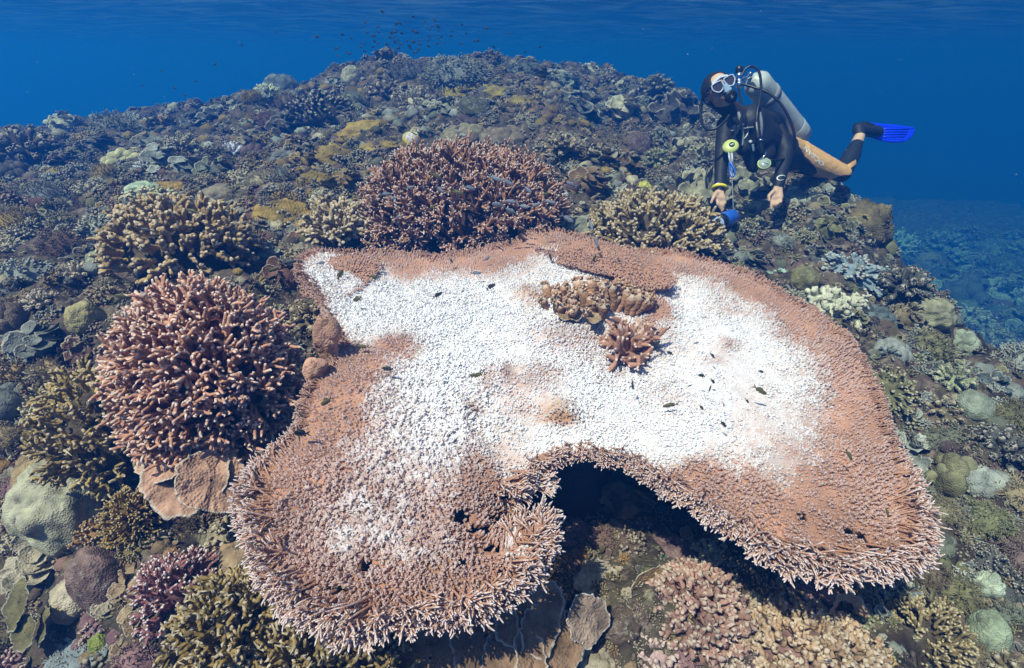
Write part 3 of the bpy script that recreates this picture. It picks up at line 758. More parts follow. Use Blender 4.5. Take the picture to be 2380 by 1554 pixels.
# ================================================================== CORAL COLONIES
M_BRANCH = coral_mat("branching_tissue", (0.74, 0.63, 0.60), 0.74, 1.0, 0.9, grain=110.0, bump=0.5)
M_FINGER = coral_mat("finger_tissue", (0.62, 0.53, 0.42), 0.78, 1.0, 0.55, grain=90.0, bump=0.6)
M_PLATE = coral_mat("plating_tissue", (0.60, 0.54, 0.46), 0.90, 1.0, 0.6, grain=140.0, bump=0.9, mottling=0.6)
M_BOULDER = coral_mat("massive_tissue", (0.42, 0.40, 0.33), 0.5, 1.0, 0.3, grain=170.0, bump=0.9, mottling=0.55)
M_SOFT = coral_mat("soft_tissue", (0.62, 0.52, 0.34), 0.7, 1.0, 0.55, grain=140.0, bump=0.4)
M_RIDGE = coral_mat("ridge_tissue", (0.50, 0.38, 0.14), 0.9, 1.0, 0.45, grain=85.0, bump=1.0, mottling=.6)

def fit(g, q=96):
    V, A, C = g.arrays()
    r = np.percentile(np.hypot(V[:, 0], V[:, 1]), q)
    g.V = [v / r for v in g.V]; return g
def k_staghorn(n=70, sub=4, r=0.028, L=0.5, lv=3, flat=0.62, S=6, spread=0.7, core=True, tipr=(0.8, 0.5, 0.05), taper=0.7, inner=0.55):
    g = Geo(); d = fib_dirs(n, 0.02, 0.12)
    O = d * np.array([inner, inner, inner * flat]) * rng.uniform(0.75, 1.05, (n, 1))
    D = norm(d * np.array([1, 1, 1.15]) + rng.normal(size=(n, 3)) * 0.18)
    branch_tree(g, O, D, np.full(n, L) * rng.uniform(0.75, 1.15, n), np.full(n, r), lv, sub, spread, 0.6, 0.85, 0.12, 0.2, S, taper, tipr)
    if core:
        V, F, _ = blob(0.6, 0.6, 0.6 * flat, 20, 12, 0.15, 2.5, int(rng.integers(99))); g.add(V, F)
    return fit(g)
def k_finger(n=60, sub=3, r=0.05, L=0.42, lv=2, flat=0.7, inner=0.6, wob=0.03, S=7):
    g = Geo(); d = fib_dirs(n, 0.0, 0.12)
    O = d * np.array([inner, inner, inner * flat]); D = norm(d + rng.normal(size=(n, 3)) * 0.25)
    branch_tree(g, O, D, L * rng.uniform(0.7, 1.2, n), r * rng.uniform(0.8, 1.2, n), lv, sub, 0.85, 0.55, 0.85, 0.15, 0.2, S, 0.95, (0.98, 0.7, 0.08), wob)
    V, F, _ = blob(0.66, 0.66, 0.66 * flat, 20, 12, 0.15, 2.5, int(rng.integers(99))); g.add(V, F)
    return fit(g)
def k_cauli(n=34, r=0.11, flat=0.75, S=8):
    g = Geo(); d = fib_dirs(n, 0.0, 0.1)
    O = d * np.array([0.35, 0.35, 0.3]); D = norm(d + rng.normal(size=(n, 3)) * 0.15)
    P = branch_level(g, O, D, 0.55 * rng.uniform(0.85, 1.1, n), r * rng.uniform(0.85, 1.2, n), S, 0.1, wob=0.03, grow=(0.55, 0.7, 0.95, 1.0, 0.72, 0.05))
    # warts on every knob
    m = 9; e = P[:, 4]; q = norm(rng.normal(size=(n, m, 3)) + D[:, None] * 0.9)
    O2 = (e[:, None] + q * r * 0.7).reshape(-1, 3)
    branch_level(g, O2, q.reshape(-1, 3), np.full(n * m, r * 0.6), np.full(n * m, r * 0.3), 5, 0.0, grow=(1, 1, .95, .8, .5, .05))
    V, F, _ = blob(0.5, 0.5, 0.35, 18, 10, 0.15, 2.5, int(rng.integers(99))); g.add(V, F)
    return fit(g)
def k_bush(n=260, r=0.014, L=0.4, flat=0.85, lv=2, sub=4, S=4, inner=0.68):
    g = Geo(); d = fib_dirs(n, -0.05, 0.1)
    O = d * np.array([inner, inner, inner * flat]) * (1 + 0.18 * vnoise(d * 2.2, 4))[:, None]; D = norm(d + rng.normal(size=(n, 3)) * 0.3)
    branch_tree(g, O, D, L * rng.uniform(0.6, 1.1, n), r * rng.uniform(0.8, 1.2, n), lv, sub, 0.9, 0.6, 0.9, 0.1, 0.4, S, 0.85)
    V, F, _ = blob(0.74, 0.74, 0.74 * flat, 20, 12, 0.18, 2.2, 4); g.add(V, F)
    return fit(g)
def k_boulder(flat=0.8, amp=0.1, fr=1.6, ridge=0.0, seed=0, nu=96, nv=60):
    g = Geo(); V, F, t = blob(1, 1, flat, nu, nv, amp, fr, seed, 3, ridge)
    n = fbm(V * 9 + seed, 3, seed); V = V * (1 + .022 * n + .012 * np.abs(vnoise(V * 26, seed + 2)))[:, None]; g.add(V, F, np.clip(.5 + .5 * n, 0, 1)); return g
def k_lobed(n=12, flat=0.8, seed=0):
    g = Geo(); d = fib_dirs(n, 0.0, 0.2)
    for i in range(n):
        s = rng.uniform(0.28, 0.46); V, F, t = blob(s, s, s * 1.1, 18, 12, 0.12, 2, seed + i); g.add(V + d[i] * np.array([0.65, 0.65, 0.5 * flat]), F, t * .6)
    V, F, t = blob(0.6, 0.6, 0.5 * flat, 18, 12, 0.12, 2, seed + 50); g.add(V, F, t * .6)
    return fit(g)
def k_plates(n=7, seed=0, tilt=0.35, cup=0.2, rad=0.6, nr=8, nt=30, spread=0.5, rise=0.12):
    g = Geo()
    for i in range(n):
        a = i * 2.4 + rng.uniform(-.4, .4); r = rad * rng.uniform(0.7, 1.15)
        V, F, t = plate(nr, nt, 2 * np.pi, 0, r, cup, 0.07, int(rng.integers(3, 7)), 0.02, seed + i, 0.22, 0.04)
        Rm = rotz(a) @ rotx(-tilt * rng.uniform(0.5, 1.6))
        g.add(V @ Rm.T + np.array([math.cos(a) * spread * (1 - i / n * .4), math.sin(a) * spread * (1 - i / n * .4), 0.1 + rise * i]), F, t)
    V, F, _ = blob(0.55, 0.55, 0.1 + rise * n * 0.8, 18, 10, 0.2, 2.5, seed); g.add(V, F)
    return fit(g)
def k_ruffle(n=26, seed=0, flat=0.7, nr=6, nt=16):
    """scrolls of thin upright leaves all over a mound"""
    g = Geo(); d = fib_dirs(n, 0.02, 0.18)
    for i in range(n):
        r = rng.uniform(0.26, 0.42); sp = rng.uniform(2.0, 3.6)
        V, F, t = plate(nr, nt, sp, -sp / 2, r, rng.uniform(0.5, 1.1), 0.12, int(rng.integers(4, 8)), 0.03, seed + i, 0.25, 0.1)
        Rm = rot_to(norm(d[i] + np.array([0, 0, 0.9]))) @ rotz(rng.uniform(0, 6.28))
        g.add(V @ Rm.T + d[i] * np.array([0.72, 0.72, 0.6 * flat]), F, t)
    V, F, _ = blob(0.78, 0.78, 0.66 * flat, 20, 12, 0.2, 2.2, seed); g.add(V, F)
    return fit(g)
def k_ridges(n=26, seed=0, h=0.4):
    """thick scalloped lobes overlapping like tiles over a mound"""
    g = Geo(); d = fib_dirs(n, 0.0, 0.25)
    for i in range(n):
        r = rng.uniform(0.26, 0.46); sp = rng.uniform(2.6, 4.2)
        V, F, t = plate(8, 26, sp, -sp / 2, r, -0.35, 0.12, int(rng.integers(4, 8)), 0.10, seed + i, 0.3, 0.08)
        V = V + (0.03 * fbm(V * 14 + i, 2, seed))[:, None] * UP
        Rm = rot_to(norm(d[i] * .8 + np.array([0, 0, 0.7]))) @ rotz(rng.uniform(0, 6.28))
        g.add(V @ Rm.T + d[i] * np.array([0.66, 0.66, h]), F, t)
    V, F, _ = blob(0.78, 0.78, h, 36, 20, 0.25, 4, seed, 4); g.add(V, F)
    return fit(g)
def k_beads(n=60, flat=0.8):
    g = Geo(); d = fib_dirs(n, 0.0, 0.1)
    branch_level(g, d * np.array([.55, .55, .55 * flat]), norm(d + rng.normal(size=d.shape) * .15), np.full(n, .42) * rng.uniform(.8, 1.15, n), np.full(n, .1), 7, 0.1, grow=(.45, .5, .8, 1.0, .75, .05))
    V, F, _ = blob(0.65, 0.65, 0.65 * flat, 18, 10, 0.15, 2.5, 3); g.add(V, F)
    return fit(g)
def k_fan(n=420, seed=0):
    """a small table of fine upright twigs"""
    g = Geo(); V, F, t = plate(8, 30, 2 * np.pi, 0, 0.95, 0.12, 0.04, 4, 0.03, seed, 0.18); g.add(V + np.array([0, 0, .35]), F, t * 0.5)
    r = np.sqrt(rng.uniform(0, 1, n)) * 0.97; a = rng.uniform(0, 6.283, n)
    O = np.stack([r * np.cos(a), r * np.sin(a), 0.35 + 0.12 * r ** 2], -1); D = norm(np.stack([np.cos(a) * r * 1.4, np.sin(a) * r * 1.4, 0 * a + 0.8], -1) + rng.normal(size=(n, 3)) * .25)
    branch_tree(g, O, D, rng.uniform(.08, .16, n), np.full(n, .018), 2, 2, .8, .6, .85, S=4)
    V, F, _ = blob(0.35, 0.35, 0.5, 14, 10, 0.2, 2.5, seed); g.add(V, F)
    return fit(g)
def k_rubble(n=60, flat=0.6):
    g = Geo(); d = fib_dirs(n, 0.0, 0.25)
    O = d * np.array([.55, .55, .5 * flat]) ; D = norm(d + rng.normal(size=d.shape) * .55)
    branch_tree(g, O, D, .34 * rng.uniform(.5, 1.2, n), .075 * rng.uniform(.6, 1.3, n), 2, 2, 1.0, .6, .85, S=7, taper=1.0, wob=.07, grow=(.7, .9, 1.1, 1.05, .7, .08))
    V, F, _ = blob(0.62, 0.62, 0.55 * flat, 20, 12, 0.25, 3, 8); g.add(V, F)
    return fit(g)

LIB = {}
def lib(kind, builders, mat):
    LIB[kind] = [b().mesh(kind, mat) for b in builders]
lib("staghorn", [lambda: k_staghorn(34, 3, 0.034, 0.5, 3, 0.6), lambda: k_staghorn(40, 3, 0.03, 0.55, 3, 0.75), lambda: k_staghorn(26, 4, 0.04, 0.55, 2, 0.6)], M_BRANCH)
lib("finger", [lambda: k_finger(55, 3, 0.055, .42, 2, .7), lambda: k_finger(40, 3, 0.07, .5, 2, .8), lambda: k_finger(70, 2, 0.045, .35, 2, .55)], M_FINGER)
lib("cauliflower", [lambda: k_cauli(34, .11), lambda: k_cauli(46, .09, .6), lambda: k_cauli(24, .14, .8)], M_FINGER)
lib("bush", [lambda: k_bush(180), lambda: k_bush(240, .012, .3, .7), lambda: k_bush(140, .02, .45, 1.0)], M_SOFT)
lib("boulder", [lambda: k_boulder(.8, .1, 1.6, 0, 3, 96, 60), lambda: k_boulder(.65, .16, 2.2, 0.1, 5, 96, 60), lambda: k_boulder(1.0, .13, 1.8, 0, 8, 96, 60)], M_BOULDER)
lib("lobed", [lambda: k_lobed(12, .8, 2), lambda: k_lobed(18, .6, 40)], M_BOULDER)
lib("plates", [lambda: k_plates(10, 1, .45, .25, .42, 7, 20, .6, .06), lambda: k_plates(12, 20, .5, .3, .38, 6, 18, .6, .05), lambda: k_plates(14, 60, .7, .35, .30, 6, 18, .65, .03)], M_PLATE)
lib("ruffle", [lambda: k_ruffle(26, 3), lambda: k_ruffle(36, 60, .55), lambda: k_ruffle(20, 120, .9)], M_PLATE)
lib("ridges", [lambda: k_ridges(26, 3, .42), lambda: k_ridges(34, 53, .35), lambda: k_ridges(20, 103, .5)], M_RIDGE)
lib("beads", [lambda: k_beads(60), lambda: k_beads(90, .7)], M_FINGER)
lib("fan", [lambda: k_fan(300, 3), lambda: k_fan(220, 9)], M_BRANCH)
lib("rubble", [lambda: k_rubble(50), lambda: k_rubble(70, .5)], M_FINGER)
NAMES = dict(staghorn="staghorn_coral", finger="finger_coral", cauliflower="cauliflower_coral", bush="bushy_coral", boulder="boulder_coral", lobed="lobed_coral",
             plates="plating_coral", ruffle="ruffled_coral", ridges="ridged_coral", beads="beaded_coral", fan="small_table_coral", rubble="knobbly_coral")
ZS = dict(staghorn=.9, finger=.9, cauliflower=.85, bush=.95, boulder=.9, lobed=.9, plates=.9, ruffle=.9, ridges=.8, beads=.9, fan=.8, rubble=.9)

def spot(px, py, w, zs=0.9, t=None):
    """ground contact of a colony whose middle shows at (px, py)"""
    pb = py + 0.33 * zs * w
    if t is None:
        t = hit(px, pb)[0]
        for k in range(12):
            if not np.isnan(t): break
            pb += 10; t = hit(px, pb)[0]
        if np.isnan(t): t = 6.0
    return at(np.float64(px), np.float64(pb), np.float64(t)), float(t)
def put(kind, px, py, w, col, label, zs=None, t=None, mesh=None, yaw=None, sink=0.12, group=None, align=0.45, sy=1.0, name=None, parts=None):
    zs = ZS[kind] if zs is None else zs
    P, tt = spot(px, py, w, zs, t)
    s = w * tt / FPX
    me = mesh or LIB[kind][int(rng.integers(len(LIB[kind])))]
    o = link(name or NAMES[kind], me)
    nrm_ = ground_n(P[0], P[1], max(0.06, s * 0.7))
    z = Vector(norm(UP * (1 - align) + nrm_ * align))
    yaw = rng.uniform(0, 6.28) if yaw is None else yaw
    q = Vector((0, 0, 1)).rotation_difference(z)
    o.rotation_mode = 'QUATERNION'; 
    from mathutils import Quaternion
    o.rotation_quaternion = q @ Quaternion((0, 0, 1), yaw)
    o.location = Vector(P) - z * (sink * s)
    o.scale = (s, s * sy, s * zs / 0.9)
    o.color = (*col, 1)
    tag(o, label, "coral", group)
    return o

# ---- the purple staghorn thicket behind the table: an ellipsoidal bank of branches
def thicket():
    c, t0 = spot(1075, 500, 10, t=2.62)
    c = at(np.float64(1075), np.float64(515), np.float64(2.70))
    rx, ry, rz = 0.60, 0.42, 0.34
    root = empty("staghorn_coral", tuple(c)); tag(root, "wide purple brown staghorn thicket with pale tips behind the table coral", "coral")
    g = Geo(); n = 620
    d = fib_dirs(n, -0.22, 0.05)
    # a hollow in the front face where fish shelter
    f = norm(np.array([0.12, -0.85, 0.42])); keep = (np.arccos(np.clip(d @ f, -1, 1)) > 0.26) | (rng.uniform(size=n) < 0.4)
    d = d[keep]; n = len(d)
    E = np.array([rx, ry, rz])
    wob = (1 + 0.10 * vnoise(d * 2.6, 77))[:, None]
    O = d * E * 0.74 * wob; D = norm(d / E * 0.35 + rng.normal(size=(n, 3)) * 0.28 + UP * 0.25)
    branch_tree(g, O, D, rng.uniform(.09, .15, n), np.full(n, .0082), 3, 3, .75, .62, .85, .12, .22, 6, .7, (.8, .5, .05))
    o = link("branches", g.mesh("staghorn_branches", M_BRANCH), root); o.color = (.32, .165, .10, 1)
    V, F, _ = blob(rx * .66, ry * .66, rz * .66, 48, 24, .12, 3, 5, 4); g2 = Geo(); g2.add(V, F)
    o = link("base", g2.mesh("staghorn_base", M_BOULDER), root); o.color = (.07, .04, .04, 1)  # dark rock core; its tone adds painted shade between the branches
thicket()
# ---- the pink finger coral beside the table
def pink():
    c = at(np.float64(495), np.float64(905), np.float64(1.66))
    rx, ry, rz = 0.285, 0.27, 0.41
    root = empty("finger_coral", tuple(c)); tag(root, "big dome of pink finger coral leaning on the left rim of the table coral", "coral")
    g = Geo(); n = 1050
    d = fib_dirs(n, -0.6, 0.06); E = np.array([rx, ry, rz])
    O = d * E * .68; D = norm(d + rng.normal(size=(n, 3)) * .27 + UP * .15)
    branch_tree(g, O, D, rng.uniform(.065, .105, n), rng.uniform(.0048, .0064, n), 2, 3, .95, .58, .88, .1, .22, 7, .95, (.98, .72, .08), .04)
    o = link("branches", g.mesh("finger_branches", M_PINK), root); o.color = (.45, .225, .145, 1)
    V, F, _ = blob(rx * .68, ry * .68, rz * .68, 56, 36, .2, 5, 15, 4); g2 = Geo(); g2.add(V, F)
    o = link("base", g2.mesh("finger_base", M_BOULDER), root); o.color = (.15, .055, .06, 1)  # rock core kept dark to deepen the shade inside the dome
M_PINK = coral_mat("pink_finger_tissue", (0.78, 0.62, 0.54), 0.76, 1.0, 0.7, grain=110.0, bump=0.5, mottling=0.35)
pink()
# ---- tan finger thicket on the right of the staghorn
def tan_bank(px, py, t, rx, ry, rz, n, col, label, r=.009, L=(.05, .09), name="finger_coral", mat=None, basecol=(.08, .06, .04), zmin=0.0, spread=.8, wob=.03, taper=.9):
    if t is None: t = hit(px, py)[0]
    c = at(np.float64(px), np.float64(py), np.float64(t)); root = empty(name, tuple(c)); tag(root, label, "coral")
    g = Geo(); d = fib_dirs(n, zmin, .09); E = np.array([rx, ry, rz]) * (1 + .12 * vnoise(d * 2.3, 13))[:, None]
    O = d * E * .76; D = norm(d + rng.normal(size=(n, 3)) * .25 + UP * .2)
    branch_tree(g, O, D, rng.uniform(*L, n), rng.uniform(.8, 1.15, n) * r, 2, 3, spread, .6, .88, .12, .22, 6, taper, (.97, .7, .07), wob)
    o = link("branches", g.mesh("bank_branches", mat or M_FINGER), root); o.color = (*col, 1)
    V, F, _ = blob(rx * .66, ry * .66, rz * .66, 44, 26, .2, 4, int(px), 4); g2 = Geo(); g2.add(V, F)
    o = link("base", g2.mesh("bank_base", M_BOULDER), root); o.color = (*basecol, 1)  # rock core, dark-toned to block light and darken the gaps
    return root
tan_bank(1520, 560, 2.62, .37, .30, .22, 330, (.34, .25, .13), "cream tipped tan finger coral dome between the purple staghorn thicket and the diver")
tan_bank(430, 590, 2.35, .34, .30, .24, 260, (.36, .24, .11), "tan knobby finger coral bank rising behind the big pink finger coral", r=.012, wob=.06)
tan_bank(270, 1010, 1.78, .20, .2, .26, 230, (.34, .235, .09), "yellow tan twiggy coral hugging the lower left side of the pink finger coral", r=.0066, zmin=-.4, wob=.08)
tan_bank(560, 1480, 1.33, .13, .12, .12, 190, (.27, .18, .06), "olive twiggy coral under the lower left rim of the table coral", r=.0058, wob=.09)
tan_bank(760, 1545, 1.30, .19, .12, .09, 230, (.26, .18, .07), "olive brown stubby twigs spreading below the bottom tip of the table coral", r=.0062, wob=.09)
tan_bank(435, 1400, 1.50, .105, .10, .15, 210, (.30, .13, .13), "mauve bushy fine branched coral between the brown fuzzy ball and the table rim", r=.0055, L=(.035, .065), name="bushy_coral", mat=M_BRANCH, basecol=(.13, .06, .06), zmin=-.4, taper=.7)
tan_bank(2135, 1500, 1.50, .105, .12, .155, 260, (.27, .20, .10), "big tan fuzzy bush coral below the right tip of the table coral", r=.0045, L=(.03, .055), name="bushy_coral", mat=M_SOFT, basecol=(.10, .08, .05), zmin=-.5)
tan_bank(318, 1215, 1.62, .075, .075, .11, 190, (.25, .145, .035), "brown fuzzy ball coral right of the pale smooth boulder", r=.0035, L=(.025, .045), name="bushy_coral", mat=M_SOFT, basecol=(.10, .06, .02), zmin=-.6)
tan_bank(790, 545, 2.5, .15, .12, .11, 110, (.38, .28, .16), "cream lumpy finger coral at the left foot of the purple staghorn", r=.011, wob=.05)
tan_bank(1620, 1430, None, .135, .13, .10, 190, (.34, .19, .15), "pinkish knobby coral mound on the rubble in front of the notch", r=.0092, L=(.035, .055), name="knobbly_coral", wob=.1, basecol=(.2, .1, .1))
tan_bank(1880, 1530, None, .21, .14, .08, 250, (.38, .25, .16), "cream and pink knobbly rubble coral along the bottom edge", r=.0092, L=(.03, .05), name="knobbly_coral", wob=.1, basecol=(.2, .11, .1))

# ---- corals growing through the middle of the table
def on_table(name, label, px, py, up=0.0):
    t = table_plane_t(np.float64(px), np.float64(py)); p = at(np.float64(px), np.float64(py), t); p[2] = float(table_z(p[0], p[1])) + up
    r = empty(name, tuple(p)); tag(r, label, "coral"); return r
r = on_table("cauliflower_coral", "tan cauliflower coral growing through the white middle of the table coral", 1385, 715)
g = Geo(); n = 62
ang = rng.uniform(0, 6.283, n); rr_ = np.sqrt(rng.uniform(0, 1, n))
O = np.stack([rr_ * np.cos(ang) * .19 - 0.01, rr_ * np.sin(ang) * .10, 0 * ang - .02], -1); D = norm(O * np.array([2.2, 2.2, 0]) + UP * 1.0 + rng.normal(size=(n, 3)) * .12)
Lk_ = rng.uniform(.06, .11, n) * (1.25 - .45 * rr_)
P = branch_level(g, O, D, Lk_, rng.uniform(.016, .022, n), 9, .1, wob=.04, grow=(.55, .7, .95, 1.05, .75, .05))
m = 12; q = norm(rng.normal(size=(n, m, 3)) + D[:, None] * .7)
branch_level(g, (P[:, 4][:, None] + q * .012).reshape(-1, 3), q.reshape(-1, 3), np.full(n * m, .010), np.full(n * m, .0052), 5, 0, grow=(1, 1, .95, .8, .5, .05))
o = link("branches", g.mesh("cauliflower_branches", M_FINGER), r); o.color = (.34, .18, .10, 1)
g = Geo()
for i, (x, y, s, a) in enumerate([(-.11, -.085, .05, 0.3), (-.04, -.10, .045, 1.2)]):
    V, F, tt = plate(6, 20, 3.6, -3.3, s, .15, .12, 5, .05, 300 + i, .25, .05); g.add(V @ (rotz(a) @ rotx(.25)).T + np.array([x, y, .005]), F, tt)
o = link("skirt", g.mesh("cauliflower_skirt", M_PLATE), r); o.color = (.36, .24, .13, 1)
r = on_table("staghorn_coral", "small pinkish thick branched staghorn in front of the tan cauliflower coral on the table", 1462, 800)
g = Geo(); n = 30; d = fib_dirs(n, .0, .2)
branch_tree(g, d * .02, norm(d + UP * .25), rng.uniform(.08, .14, n), rng.uniform(.011, .014, n), 2, 3, .8, .5, .8, .1, .2, 8, .6, (.8, .55, .05))
o = link("branches", g.mesh("acropora_branches", M_PINK), r); o.color = (.35, .18, .12, 1)
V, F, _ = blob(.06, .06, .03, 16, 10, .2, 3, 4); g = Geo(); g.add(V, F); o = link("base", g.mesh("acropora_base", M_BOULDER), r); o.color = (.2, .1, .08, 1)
# little stumps on the left rim of the table
for (px, py, t, w, h, lab) in [(758, 790, 1.66, .040, .075, "taller pink stump coral standing against the left rim of the table"), (731, 862, 1.60, .034, .045, "lower pink knob coral below the taller pink stump at the left rim of the table")]:
    g = Geo(); V, F, tt = blob(w, w, h, 90, 70, .16, 1.6, int(px), 3); V = V * (1 + .035 * np.abs(vnoise(V * 300, 3)))[:, None]; g.add(V, F, tt * 0)
    V, F, tt = blob(w * .8, w * .8, h * .45, 22, 14, .12, 2, int(px) + 3); g.add(V + np.array([w * .55, 0, h * .45]), F, tt * 0)
    o = link("stump_coral", g.mesh("stump", M_BOULDER)); o.location = at(np.float64(px), np.float64(py), np.float64(t)); o.color = (.42, .235, .16, 1); tag(o, lab, "coral")
# the overlapping pink plates under the pink coral
def plates_group(name, label, items, col, mat=M_PLATE, nt=150, nr=18):
    P0 = at(np.float64(items[0][0]), np.float64(items[0][1]), np.float64(items[0][2])); root = empty(name, tuple(P0)); tag(root, label, "coral")
    for i, (px, py, t, w, tilt, yaw, sd) in enumerate(items):
        r_ = w * t / FPX
        V, F, tt = plate(nr, nt, 2 * np.pi, 0, r_, .10, .05, 5, .02, sd, .16, .03)
        V = V + (0.006 * np.maximum(0, fbm(V * 40 + sd, 2, sd)))[:, None] * UP
        Rm = rotz(yaw) @ rotx(tilt)
        g = Geo(); g.add(V @ Rm.T, F, tt)
        o = link("plate", g.mesh("coral_plate", mat), root, tuple(at(np.float64(px), np.float64(py), np.float64(t)) - P0)); o.color = (*col, 1)
    return root
plates_group("plating_coral", "overlapping pinkish tan plates with white rims under the pink finger coral", [(440, 1085, 1.50, 105, .75, .1, 3), (490, 1118, 1.47, 78, .85, .9, 8), (395, 1050, 1.52, 74, .6, -.5, 12)], (.44, .25, .17))
plates_group("plating_coral", "cluster of brown scalloped plates with thin pale rims below the table's bottom tip", [(1225, 1420, 1.36, 92, .55, .4, 21), (1130, 1480, 1.33, 88, .5, -.3, 25), (1270, 1500, 1.33, 85, .6, .6, 29), (1190, 1540, 1.30, 80, .5, 0, 33), (1000, 1530, 1.31, 80, .5, .2, 36)], (.225, .135, .085))
plates_group("plating_coral", "single grey brown scalloped plate at the right end of the brown plate cluster", [(1362, 1440, 1.36, 60, .9, .5, 41)], (.27, .19, .145))
plates_group("plating_coral", "pale grey round plate low on the knobbly rubble near the bottom edge", [(1945, 1530, 1.36, 55, .6, .4, 45)], (.40, .31, .27))
plates_group("plating_coral", "dark round plates with yellowish rims stacked in the bottom left shadow", [(45, 1400, 1.50, 55, .9, -.7, 51), (105, 1455, 1.47, 45, 1.0, -.9, 54), (60, 1470, 1.46, 40, .8, -.5, 57)], (.15, .125, .06))
plates_group("plating_coral", "grey brown plates at the foot of the olive twigs, bottom left", [(480, 1500, 1.35, 52, .7, 0, 61), (560, 1525, 1.33, 55, .7, .4, 63)], (.22, .17, .12))
def curl(px, py, t, w, label, col, a):
    P0 = at(np.float64(px), np.float64(py), np.float64(t)); r_ = w * t / FPX
    V, F, tt = plate(10, 40, 3.5, -.2, r_, .45, .05, 5, .035, int(px), .12, .45)
    g = Geo(); g.add(V @ (rotx(1.0) @ rotz(a)).T, F, tt); o = link("curled_coral", g.mesh("curl", M_PLATE)); o.location = P0; o.color = (*col, 1); tag(o, label, "coral")
curl(1525, 1375, 1.50, 66, "brown crescent shaped curled plate beside the pinkish knobby mound", (.26, .165, .08), .1)
curl(1962, 1420, 1.42, 46, "tan crescent shaped curled plate under the right half of the table", (.40, .235, .14), 0.0)

